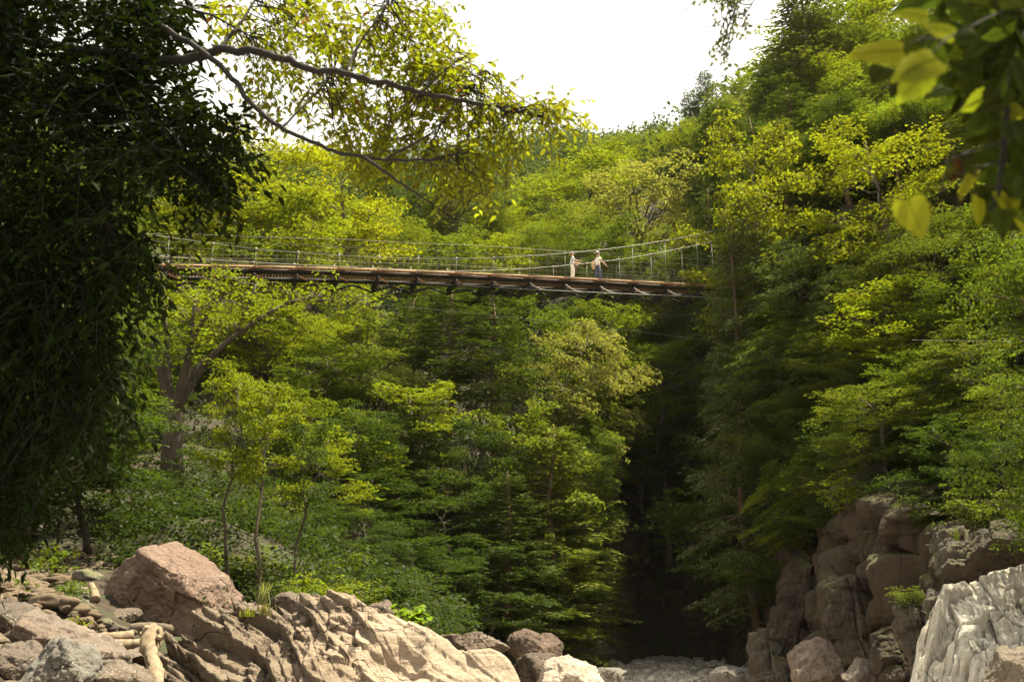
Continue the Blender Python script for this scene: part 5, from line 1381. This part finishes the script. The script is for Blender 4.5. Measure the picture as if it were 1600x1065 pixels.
for key,px,pt,w,Y,H,c,lb in BUSH:
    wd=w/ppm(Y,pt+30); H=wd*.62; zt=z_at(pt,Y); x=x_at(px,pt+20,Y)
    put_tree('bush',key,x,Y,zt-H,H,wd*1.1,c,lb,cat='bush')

# bright round-leaved plant on the far side of the slab
def round_plant():
    c=at(640,972,18.6); t=thing('leafy_plant','bright green round-leaved plant peeping over the slab','plant',tuple(c)); rng=np.random.default_rng(3); mb=MB(); LP=[];LD=[]
    for k in range(26):
        a=rng.uniform(0,6.28); l=rng.uniform(.1,.46); e=np.array([math.cos(a)*l,math.sin(a)*l*.7,rng.uniform(.05,.40)*(1.1-l)])
        mb.tube(curve((0,0,-.2),e,5,.05,rng),[.012,.010,.009,.007,.005],4)
        for j in range(7): LP.append(e*(1-j*.08)+rng.normal(0,.045,3)); b=rng.uniform(0,6.28); LD.append((math.cos(b),math.sin(b),-.35))
    mb.build('stem',MAT['bark'],t); n=len(LP); L=rng.uniform(.09,.16,n)
    v,q=blades(np.array(LP),np.array(LD),np.array([[0,-.25,1.]])+rng.normal(0,.25,(n,3)),L,L*.85); link_mesh('leaves',v,[q],MAT['leaf'],t,color=(.15,.23,.02))
round_plant()
def grass(name,label,px,py,Y,h,n,seed,color,spread=.14,cat='grass tuft'):
    c=at(px,py,Y); rng=np.random.default_rng(seed); V=[];Q=[]
    for k in range(n):
        a=rng.uniform(0,6.28); lean=rng.uniform(.1,.75); hh=h*rng.uniform(.6,1.1); b=np.array([rng.normal(0,spread*.35),rng.normal(0,spread*.35),-.05]); w=.011*rng.uniform(.7,1.3)
        d=np.array([math.cos(a),math.sin(a),0]); s=np.array([-math.sin(a),math.cos(a),0]); i0=len(V)
        for j in range(7):
            u=j/6; p=b+d*lean*hh*u**1.8*.8+np.array([0,0,hh*(u-.45*lean*u**2.6)]); ww=w*(1-u)**.6
            V+= [p-s*ww,p+s*ww]
        for j in range(6): Q.append((i0+2*j,i0+2*j+1,i0+2*j+3,i0+2*j+2))
    o=link_mesh(name,np.array(V),[np.array(Q)],MAT['leaf'],loc=tuple(c),color=color); tag(o,label,cat); return o
grass('grass_tuft','tall pale grass tuft with arching blades on the crest of the slab',412,940,17.8,.52,46,1,(.22,.24,.12))
grass('grass_tuft','short yellow green grass in a hollow of the slab',390,958,16.9,.18,60,2,(.19,.21,.03),.2)
grass('grass_tuft','wispy dry grass beside the short yellow tuft on the slab',414,956,17,.24,50,3,(.2,.19,.07),.16)
grass('grass_tuft','spiky fern rosette on the pale grey cliff block above the white outcrop',1492,842,28.5,.45,34,4,(.17,.2,.04),.2,'fern')
# yellow leaved seedling between stones
def seedling(label,px,py,Y,r,n,seed,color):
    c=at(px,py,Y); rng=np.random.default_rng(seed); t=thing('leafy_plant',label,'plant',tuple(c)); mb=MB(); LP=[];LD=[]
    for k in range(n):
        a=rng.uniform(0,6.28); e=np.array([math.cos(a)*r*rng.uniform(.3,1),math.sin(a)*r*.8,r*rng.uniform(.2,1)])
        mb.tube([(0,0,-.1),e*.6+[0,0,.05],e],[.008,.006,.004],4)
        for j in range(5): LP.append(e*(1-.12*j)); b=a+rng.normal(0,.9); LD.append((math.cos(b),math.sin(b),-.3))
    mb.build('stem',MAT['bark'],t); n=len(LP); L=rng.uniform(.07,.13,n); v,q=blades(np.array(LP),np.array(LD),np.array([[0,0,1.]])+rng.normal(0,.3,(n,3)),L,L*.5); link_mesh('leaves',v,[q],MAT['leaf'],t,color=color)
seedling('yellow green leafy seedling beside the left end of the log stack',122,985,18.5,.28,14,1,YG)
seedling('small fern sprig in front of the flat grey rock',92,950,19.3,.3,16,2,MG)
seedling('tiny green sprig at the foot of the forked pale trunk',234,1056,15.6,.14,10,3,LG)

# ------------------------------------------------------------------ far wooded hills: one mass
def far_forest():
    rng=np.random.default_rng(77); n=1500
    Y=100+rng.uniform(0,1,n)**.8*190; px=rng.uniform(-150,1250,n); x=(px-800)/F*Y/.92; z=ground_z(x,Y)
    VV=[];QQ=[];k=0
    base,bq=None,None
    for i in range(n):
        con=vnoise(np.array([[x[i]*.03,Y[i]*.02,3.]]),4)[0]+rng.normal(0,.25)>.0
        H=rng.uniform(8,14)*(1.15 if con else .95); Rr=H*(.17 if con else .34); m=230 if Y[i]<170 else 150
        if con:
            t=rng.uniform(.08,1,m)**.8; a=rng.uniform(0,6.28,m); r=Rr*(1-t)**.8*rng.uniform(.55,1.1,m)+.1
            Pp=np.stack([np.cos(a)*r,np.sin(a)*r,t*H],1); D=np.stack([np.cos(a),np.sin(a),np.full(m,-.5)],1); Nn=np.stack([np.cos(a)*.4,np.sin(a)*.4,np.full(m,1.)],1)+rng.normal(0,.3,(m,3)); L=rng.uniform(.5,1.1,m)*(1.2-.5*t); W=L*.42
        else:
            v=unit(rng.normal(0,1,(m,3))); v[:,2]=np.abs(v[:,2])*np.where(rng.uniform(size=m)<.75,1,-.6); lob=1+.35*np.sin(v[:,0]*6+i)*np.sin(v[:,1]*5+i*2)
            Pp=v*np.array([Rr,Rr,H*.42])*(lob*rng.uniform(.6,1,m)**.4)[:,None]+[0,0,H*.58]; D=v*[1,1,.3]+rng.normal(0,.6,(m,3)); Nn=v*.7+[0,0,.6]+rng.normal(0,.4,(m,3)); L=rng.uniform(.5,1.0,m); W=L*.7
        vv,qq=kites(Pp+np.array([x[i],Y[i],z[i]-1.0]),D,Nn,L,W); VV.append(vv); QQ.append(qq+k); k+=len(vv)
    m,nt,out=new_mat('far_foliage'); nn=N(nt); tc=nn('ShaderNodeTexCoord'); g=nn('ShaderNodeNewGeometry')
    a=nn.noise(tc.outputs['Object'],.07,2); c=nn.ramp(a,[(.35,(.045,.075,.022)),(.5,(.085,.115,.025)),(.65,(.13,.16,.03))])
    hs=nn('ShaderNodeHueSaturation'); nn.L(nn.math('ADD',nn.math('MULTIPLY',g.outputs['Random Per Island'],.7),.6),hs.inputs['Value']); nn.L(c,hs.inputs['Color'])
    d=nn('ShaderNodeBsdfDiffuse'); nn.L(hs.outputs[0],d.inputs[0]); t=nn('ShaderNodeBsdfTranslucent'); nn.L(hs.outputs[0],t.inputs[0]); mx=nn('ShaderNodeMixShader'); mx.inputs[0].default_value=.3
    nn.L(d.outputs[0],mx.inputs[1]); nn.L(t.outputs[0],mx.inputs[2]); nn.L(mx.outputs[0],out.inputs[0])
    o=link_mesh('far_forest',np.concatenate(VV),[np.concatenate(QQ)],m); kind(o,'stuff'); o['label']='distant wooded hillside closing the valley'
far_forest()

# undergrowth covering the slopes: uncountable
def undergrowth():
    rng=np.random.default_rng(99); VV=[];QQ=[];k=0
    n=15000; px=np.where(np.arange(n)<900,rng.uniform(210,720,n),rng.uniform(-100,1800,n)); Y=np.where(np.arange(n)<900,rng.uniform(21,42,n),21+rng.uniform(0,1,n)**1.1*85); x=(px-800)/F*Y/.95; z=ground_z(x,Y)
    keep=(z>.6)&~((Y<27)&(px>20)&(px<215))&~((Y<24.2)&(px>200)&(px<380))&~((px>1440)&(Y<27.5)); x,Y,z=x[keep],Y[keep],z[keep]
    for i in range(len(x)):
        m=int(rng.uniform(10,22)); r=rng.uniform(.35,.8); a=rng.uniform(0,6.28,m); rho=r*np.sqrt(rng.uniform(0,1,m))
        Pp=np.stack([x[i]+np.cos(a)*rho,Y[i]+np.sin(a)*rho,z[i]+.1+1.5*rng.uniform(0,1)**2-.4*rho**2+rng.normal(0,.12,m)],1)
        L=rng.uniform(.6,1.3,m)*(.06+.0030*Y[i]); vv,qq=kites(Pp,np.stack([np.cos(a),np.sin(a),np.full(m,-.3)],1)+rng.normal(0,.4,(m,3)),np.array([[0,-.3,1.]])+rng.normal(0,.4,(m,3)),L,L*.6); VV.append(vv); QQ.append(qq+k); k+=len(vv)
    o=link_mesh('undergrowth',np.concatenate(VV),[np.concatenate(QQ)],MAT['leaf'],color=(.030,.046,.009)); kind(o,'stuff'); o['label']='low leafy undergrowth covering the forest slopes'
undergrowth()
# ------------------------------------------------------------------ foliage close to the viewer
MAT['leaf_shaded']=leaf_material('leaf_shaded',trans=.35,gloss=.004)
def near_tree(name,label,cat,foot,branches,clouds,color,seed,leaf,wid=.5,droop=.5,barkmat='bark_dark',leafmat='leaf_near',twig=.16):
    """branches: [(pts(px,py,Y),r0)] ; clouds: [(px,py,rx,ry,Y0,Y1,n_sprays)]"""
    o=np.array(foot,float); t=thing(name,label,cat,tuple(o)); rng=np.random.default_rng(seed); mb=MB(); ALL=[]
    for pts,r in branches:
        Q=np.array([at(*p) if len(p)==3 else p[3:] for p in pts])-o
        m=max(12,len(pts)*5); ti=np.linspace(0,1,m); Q=np.stack([np.interp(ti,np.linspace(0,1,len(Q)),Q[:,k]) for k in range(3)],1)
        for k in range(4): Q[1:-1]=(Q[:-2]+2*Q[1:-1]+Q[2:])/4
        Q[1:-1]+=rng.normal(0,r*.22,(m-2,3)); mb.tube(Q,np.linspace(r,r*.28,m),8); ALL.append(Q)
    A=np.concatenate(ALL)
    LP=[];LD=[];LN=[];LL=[]
    for (px,py,rx,ry,Y0,Y1,n) in clouds:
        for k in range(n):
            a=rng.uniform(0,6.28); q=math.sqrt(rng.uniform(0,1)); Y=rng.uniform(Y0,Y1)
            c=at(px+rx*q*math.cos(a),py+ry*q*math.sin(a),Y)-o
            d=A-c; d2_=(d**2).sum(1); kq=int(rng.integers(1,16)); j=int(np.argpartition(d2_,kq)[rng.integers(0,kq)]); b=A[j]; v=c-b; lv=np.linalg.norm(v)+1e-6
            dirn=v/lv*.8+rng.normal(0,.45,3)+np.array([0,0,-.25*droop]); dirn/=np.linalg.norm(dirn)
            m=int(rng.uniform(6,11)); L=leaf*m*.55*rng.uniform(.8,1.2)
            tt=np.linspace(0,1,m); T=c+dirn*L*(tt[:,None]-.3); T[:,2]-=droop*.45*L*tt**2
            if rng.uniform()<.7 and lv<.75: mb.tube(np.array([b,(b*2+T[0])/3+rng.normal(0,.05*lv,3),(b+T[0]*2)/3+rng.normal(0,.04*lv,3),T[0]]),[.006,.005,.004,.0025],3,False)
            mb.tube(T,np.linspace(.004,.0018,m),3,False)
            s=np.cross(dirn,[0,0,1.]); s/=np.linalg.norm(s)+1e-6; sg=np.where(np.arange(m)%2==0,1,-1)[:,None]
            LP.append(T); LD.append(dirn*.55+s*sg*.8+np.array([0,0,-droop*.7])+rng.normal(0,.25,(m,3))); LN.append(np.array([0,0,1.])+rng.normal(0,.45,(m,3))); LL.append(leaf*rng.uniform(.65,1.25,m))
    mb.build('trunk',MAT[barkmat],t,smooth=True)
    P=np.concatenate(LP);D=np.concatenate(LD);Nn=np.concatenate(LN);L=np.concatenate(LL)
    v,q=blades(P,D,Nn,L,L*wid); link_mesh('crown',v,[q],MAT[leafmat],t,color=color)
    return t
# big shading tree on the left: trunk, three long boughs, drooping leaves
g0=gz(-5.2,8.2)
near_tree('broadleaf_tree','shading tree at the left whose long black boughs carry yellow green leaves across the sky','tree',(-5.2,8.2,g0),[
  ([(0,0,0,-5.2,8.2,g0-.3),(0,0,0,-5.1,8.2,2.2),(0,0,0,-4.9,8.2,4.6),(20,20,8.2),(60,-200,8.4)],.30),
  ([(20,60,8.2),(120,75,7.8),(200,88,7.4),(262,98,7.2),(300,90,7.0),(345,80,6.9),(400,78,6.8),(440,92,6.7),(480,108,6.7),(540,115,6.7),(600,130,6.8),(660,145,6.9),(730,160,6.9),(800,173,7.0),(850,182,7.1)],.046),
  ([(60,-120,8.2),(150,-40,7.6),(225,22,7.2),(275,55,7.0),(320,82,6.9),(362,118,6.8),(395,168,6.7),(440,200,6.7),(490,224,6.7),(540,243,6.7),(600,250,6.8),(670,252,6.9),(720,240,7.0)],.030),
  ([(570,246,6.7),(600,268,6.8),(640,295,6.9),(670,315,7.0),(710,345,7.2)],.014),
  ([(340,80,6.9),(370,45,7.0),(395,10,7.1),(420,-40,7.3)],.018),
  ([(230,-10,7.4),(290,12,7.3),(340,28,7.2),(400,62,7.0)],.016),
  ([(440,200,6.7),(470,170,6.8),(500,140,6.9),(520,110,7.0)],.010),
  ([(600,250,6.8),(640,228,6.8),(680,205,6.9),(720,150,7.0),(760,110,7.0)],.010),
  ([(540,115,6.7),(560,70,6.8),(590,30,6.8),(620,-20,6.9)],.012),
  ([(660,145,6.9),(700,105,6.8),(735,85,6.8)],.008),
  ([(100,-200,8.2),(250,-260,7.8),(400,-250,7.5),(560,-180,7.3)],.05),
  ([(60,-200,8.4),(0,0,0,-3.5,5.5,7.5),(0,0,0,-2.2,3.0,7.0),(0,0,0,-1.5,.5,6.5)],.08),
 ],[
  (420,25,110,40,7.0,8.4,67),(560,35,120,50,6.9,8.2,108),(470,85,110,40,7.0,8.0,45),(650,55,70,60,6.9,8.0,64),(620,135,120,50,6.9,8.0,97),(730,150,85,45,6.9,7.8,70),(800,178,70,30,6.9,7.6,48),(868,180,45,28,6.9,7.5,29),
  (640,235,95,40,6.9,7.8,64),(740,225,75,40,6.9,7.7,56),(720,285,55,26,6.9,7.6,32),(690,110,60,36,6.9,7.6,29),(520,185,70,50,7.0,8.0,32),(590,195,60,40,6.9,7.8,35),
  (410,125,60,40,7.1,8.0,17),(440,160,50,30,7.0,7.8,10),
  (60,-160,220,130,6.5,10,260),(-50,-350,300,160,6,11,220),  # unseen crown above the frame, added to shade the foliage below
 ],(.17,.185,.014),5,.070,wid=.48,droop=.6)
g1=gz(-6.6,8.6)
def behind_clouds(): return []
near_tree('broadleaf_tree','dense evergreen at the far left with drooping pointed leaves, coloured almost black for shade','tree',(-6.6,8.6,g1),[
  ([(0,0,0,-6.6,8.6,g1-.3),(0,0,0,-6.5,8.6,3),(0,0,0,-6.3,8.6,6),(0,0,0,-6.2,8.6,9)],.26),
  ([(-200,120,8.6),(0,90,8.4),(160,80,8.2),(200,150,8.0),(250,210,7.8),(300,265,7.6),(330,300,7.5)],.03),
  ([(-200,180,8.6),(0,150,8.4),(120,180,8.2),(150,280,8.0),(165,360,7.9)],.03),
  ([(-200,60,8.6),(0,40,8.4),(150,20,8.2),(260,20,8.0)],.03),
  ([(-200,300,8.6),(-50,330,8.4),(60,400,8.3)],.03),
 ],[
  (60,60,190,120,6.8,9.6,520),(80,220,190,130,6.8,9.6,520),(230,40,70,60,7.0,8.6,120),(225,170,90,90,7.0,8.6,170),(300,225,75,55,7.2,8.2,110),(320,280,50,40,7.2,8.0,45),(70,410,160,110,7.2,9.4,420),(40,560,140,140,7.4,9.6,480),(-5,730,75,120,7.6,9.8,270),(-40,-120,260,120,6.5,10,420),(-250,200,200,400,6.5,10,420),
  (190,420,60,120,7.4,9.0,70),(150,610,60,110,7.4,9.0,50),],(.010,.017,.003),6,.105,wid=.42,droop=.42,leafmat='leaf_shaded')  # leaf colour set near black to stand for deep shade
# maples behind it; far-left ones take darker leaf colours in place of shade
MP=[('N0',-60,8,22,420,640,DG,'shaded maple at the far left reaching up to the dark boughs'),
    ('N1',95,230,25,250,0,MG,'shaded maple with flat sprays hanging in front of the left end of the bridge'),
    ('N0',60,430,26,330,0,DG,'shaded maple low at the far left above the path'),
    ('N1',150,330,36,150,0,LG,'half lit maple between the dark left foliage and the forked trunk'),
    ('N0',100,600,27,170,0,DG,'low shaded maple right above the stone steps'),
    ('N1',1700,330,21.5,330,0,MG,'maple at the right edge spreading over the white outcrop')]  # trunk out of view; added so its crown dapples the outcrop
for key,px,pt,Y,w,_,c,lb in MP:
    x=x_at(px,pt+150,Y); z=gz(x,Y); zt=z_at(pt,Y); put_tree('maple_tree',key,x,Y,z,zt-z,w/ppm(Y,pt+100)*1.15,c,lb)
# twig hanging in at the top of the sky
near_tree('overhanging_branch','thin twig with small dark leaves hanging into the white sky at the top','branch',tuple(at(1180,-160,5.2)),[([(1180,-160,5.2),(1172,-60,5.2),(1150,10,5.2),(1135,50,5.2),(1122,90,5.2)],.008),([(1172,-60,5.2),(1185,-10,5.2),(1160,30,5.2)],.006)],[(1148,18,26,26,5.0,5.4,13),(1140,52,22,16,5.0,5.4,6),(1125,85,10,12,5.1,5.3,2),(1140,-20,40,22,5.0,5.5,14)],(.06,.07,.03),8,.032,wid=.6,droop=.9,twig=.05)
# big out-of-focus leaves at the right, close to the lens
def leaf_shape(L,W,rng,n=11):
    """serrated heart-shaped blade in its own plane: x along, y across"""
    V=[(0,0,0)];up=[];dn=[]
    for k in range(1,n):
        u=k/n; w=W*.5*(math.sin(math.pi*min(1,u**.62))**.75)*(1-.12*(k%2)); up.append((L*(u-.10*(1-u)**2*2),w,-.10*w+.02*L*math.sin(u*3))); dn.append((L*(u-.10*(1-u)**2*2),-w,-.10*w+.02*L*math.sin(u*3)))
    mid=[(L*k/n,0,.02*L*math.sin(k/n*3)+.02*W) for k in range(1,n)]
    return np.array([(0,0,0)]+mid+[(L*1.05,0,-.05*L)]+up+dn),n
def big_leaf(mbL,mbV,c,ang,L,W,tilt,rng):
    V,n=leaf_shape(L,W,rng)
    m0=list(range(0,n+1)); u0=n+1; d0=n+1+(n-1)
    T=[]
    up=[0]+[u0+k for k in range(n-1)]+[n]; dn=[0]+[d0+k for k in range(n-1)]+[n]
    for k in range(n):
        for a,flip in ((up,0),(dn,1)):
            q=[m0[k],m0[k+1],a[k+1],a[k]]
            if len(set(q))<4: q=list(dict.fromkeys(q)); 
            if flip: q=q[::-1]
            T.append(q)
    Rm=Matrix.Rotation(tilt[2],3,'Y')@Matrix.Rotation(ang,3,'Y')@Matrix.Rotation(R(90)+tilt[0],3,'X')@Matrix.Rotation(tilt[1],3,'X')
    Rn=np.array(Rm); P=V@Rn.T+c
    mbL.add(P,[q for q in T if len(q)==4],[q for q in T if len(q)==3])
    nrm=np.array(Rm@Vector((0,0,1)))
    for k in range(1,n-2,1):
        for s in (up,dn):
            a=P[m0[k]]+nrm*.0006; b=P[s[min(n-1,k+2)]]*.9+P[m0[k]]*.1+nrm*.0006
            mbV.tube([a,b],[L*.007,L*.002],3,False)
    mbV.tube(P[m0]+nrm*.0008,np.linspace(L*.012,L*.003,n+1),4,False)
def right_leaves():
    rng=np.random.default_rng(21); o=at(1700,-60,1.9)
    t=thing('leafy_branch','branch with big soft yellow green and reddish leaves hanging very close at the right edge','branch',tuple(o))
    st=MB(); LF={}
    def add(px,py,Y,ang,Lpx,Wpx,part,tilt=(0,0,0)):
        s=1/ppm(Y,py); a=LF.setdefault(part,(MB(),MB())); big_leaf(a[0],a[1],at(px,py,Y)-o,R(ang),Lpx*s,Wpx*s,tilt,rng)
    def stem(pts,r): 
        Q=np.array([at(*p) for p in pts])-o; st.tube(Q,np.linspace(r,r*.5,len(Q)),6)
    stem([(1720,-80,2.1),(1640,-10,2.0),(1600,60,1.95),(1575,140,1.9),(1570,220,1.9),(1560,300,1.9),(1548,330,1.9)],.010)
    stem([(1640,-10,2.0),(1560,20,1.8),(1480,60,1.75),(1440,100,1.7)],.003); stem([(1480,62,1.75),(1440,60,1.75),(1410,75,1.75)],.002)
    stem([(1570,220,1.9),(1520,235,1.85),(1480,250,1.8),(1470,300,1.8)],.003); stem([(1570,250,1.9),(1500,270,1.85),(1458,312,1.8)],.0025)
    # named bright ones
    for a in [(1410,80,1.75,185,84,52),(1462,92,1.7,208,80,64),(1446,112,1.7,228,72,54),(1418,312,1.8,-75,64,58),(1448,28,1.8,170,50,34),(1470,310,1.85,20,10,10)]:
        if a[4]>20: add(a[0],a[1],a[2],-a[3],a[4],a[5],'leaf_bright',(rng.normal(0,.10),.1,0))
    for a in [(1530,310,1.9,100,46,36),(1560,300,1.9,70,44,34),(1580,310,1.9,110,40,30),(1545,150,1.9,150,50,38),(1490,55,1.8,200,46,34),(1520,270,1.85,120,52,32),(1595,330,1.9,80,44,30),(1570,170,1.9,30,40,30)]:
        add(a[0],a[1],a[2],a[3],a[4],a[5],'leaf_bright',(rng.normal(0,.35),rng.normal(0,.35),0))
    for k in range(9): add(1490+rng.normal(0,14),262+rng.normal(0,16),1.85+rng.uniform(-.1,.1),rng.uniform(40,160),rng.uniform(16,30),rng.uniform(10,18),'leaf_red' if k<3 else 'leaf_shaded',(rng.normal(0,.5),rng.normal(0,.5),0))
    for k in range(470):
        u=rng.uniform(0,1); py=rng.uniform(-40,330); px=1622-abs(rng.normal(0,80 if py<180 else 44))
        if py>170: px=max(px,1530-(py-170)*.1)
        add(px+14,py,rng.uniform(1.8,2.7),rng.uniform(30,170),rng.uniform(32,58),rng.uniform(24,44),'leaf_shaded',(rng.normal(0,.6),rng.normal(0,.6),0))
    for k in range(420):      # unseen leaves added above and beside the frame to shade the branch
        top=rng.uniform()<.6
        add(rng.uniform(1430,1900) if top else rng.uniform(1650,1900),rng.uniform(-560,-70) if top else rng.uniform(-200,330),rng.uniform(1.7,3.0),rng.uniform(0,360),rng.uniform(40,70),rng.uniform(30,50),'leaf_shaded',(rng.normal(0,.6),rng.normal(0,.6),0))
    st.build('stem',MAT['bark_dark'],t,smooth=True)
    cols={'leaf_bright':(.19,.21,.018),'leaf_shaded':(.030,.042,.008),'leaf_red':(.035,.018,.007)}  # the dark leaves hold the branch's shade in their colour
    for k,(a,b) in LF.items():
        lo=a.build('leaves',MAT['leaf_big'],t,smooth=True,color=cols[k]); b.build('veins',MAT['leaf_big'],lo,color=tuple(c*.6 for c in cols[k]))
MAT['leaf_big']=leaf_material('leaf_big',trans=.6,gloss=.005,large=False)
right_leaves()
# ------------------------------------------------------------------ light, sky, camera
SUN=np.array([.34,.12,.92]); SUN/=np.linalg.norm(SUN)
el=math.asin(SUN[2]); azw=math.atan2(SUN[0],SUN[1])
w=bpy.data.worlds.new('World'); SC.world=w; w.use_nodes=True; nt=w.node_tree; nt.nodes.clear(); n=N(nt)
sky=n('ShaderNodeTexSky',sky_type='NISHITA',sun_disc=False,sun_elevation=el,sun_rotation=azw,air_density=1.0,dust_density=4.0,ozone_density=1.0)
bg=n('ShaderNodeBackground'); bg.inputs['Strength'].default_value=.052
tc=n('ShaderNodeTexCoord'); cl=n.ramp(n.noise(tc.outputs['Generated'],2.2,5,.55),[(.30,(.80,.80,.80)),(.60,(.96,.96,.96))])
mixc=n.mix(cl,sky.outputs[0],(9.4,9.0,7.9))
n.L(mixc,bg.inputs[0]); ow=n('ShaderNodeOutputWorld'); n.L(bg.outputs[0],ow.inputs[0])
ld=bpy.data.lights.new('sun','SUN'); ld.energy=5.0; ld.angle=R(1.0); ld.color=(1,.89,.66)
so=bpy.data.objects.new('sun',ld); COL.objects.link(so); so.rotation_euler=Vector(SUN).to_track_quat('Z','Y').to_euler(); so.location=(30,-10,60)
cd=bpy.data.cameras.new('camera'); cam=bpy.data.objects.new('camera',cd); COL.objects.link(cam)
cam.location=(0,0,CAMZ); cam.rotation_euler=(R(90)+PITCH,0,0); cd.sensor_width=36; cd.lens=35.0; cd.clip_end=3000; cd.clip_start=.05
cd.dof.use_dof=True; cd.dof.focus_distance=48; cd.dof.aperture_fstop=3.4
SC.camera=cam
vs=SC.view_settings; vs.view_transform='Standard'; vs.look='None'; vs.gamma=1; vs.exposure=1.8; vs.use_curve_mapping=False
cy=SC.cycles; cy.max_bounces=6; cy.diffuse_bounces=3; cy.glossy_bounces=2; cy.transmission_bounces=4; cy.transparent_max_bounces=4; cy.use_denoising=True; cy.sample_clamp_indirect=6
try: cy.denoiser='OPENIMAGEDENOISE'; cy.denoising_input_passes='RGB_ALBEDO_NORMAL'
except Exception: pass

# the moist air of the valley
def haze():
    mb=MB(); mb.box((0,240,78),(330,0,0),(0,285,0),(0,0,84))
    m,nt,out=new_mat('haze'); n=N(nt); v=n('ShaderNodeVolumePrincipled'); v.inputs['Density'].default_value=.00005; v.inputs['Color'].default_value=(.95,.97,.93,1); v.inputs['Anisotropy'].default_value=.25
    n.L(v.outputs[0],out.inputs['Volume']); o=mb.build('haze',m); kind(o,'stuff'); o['label']='thin pale haze filling the valley air'
haze()
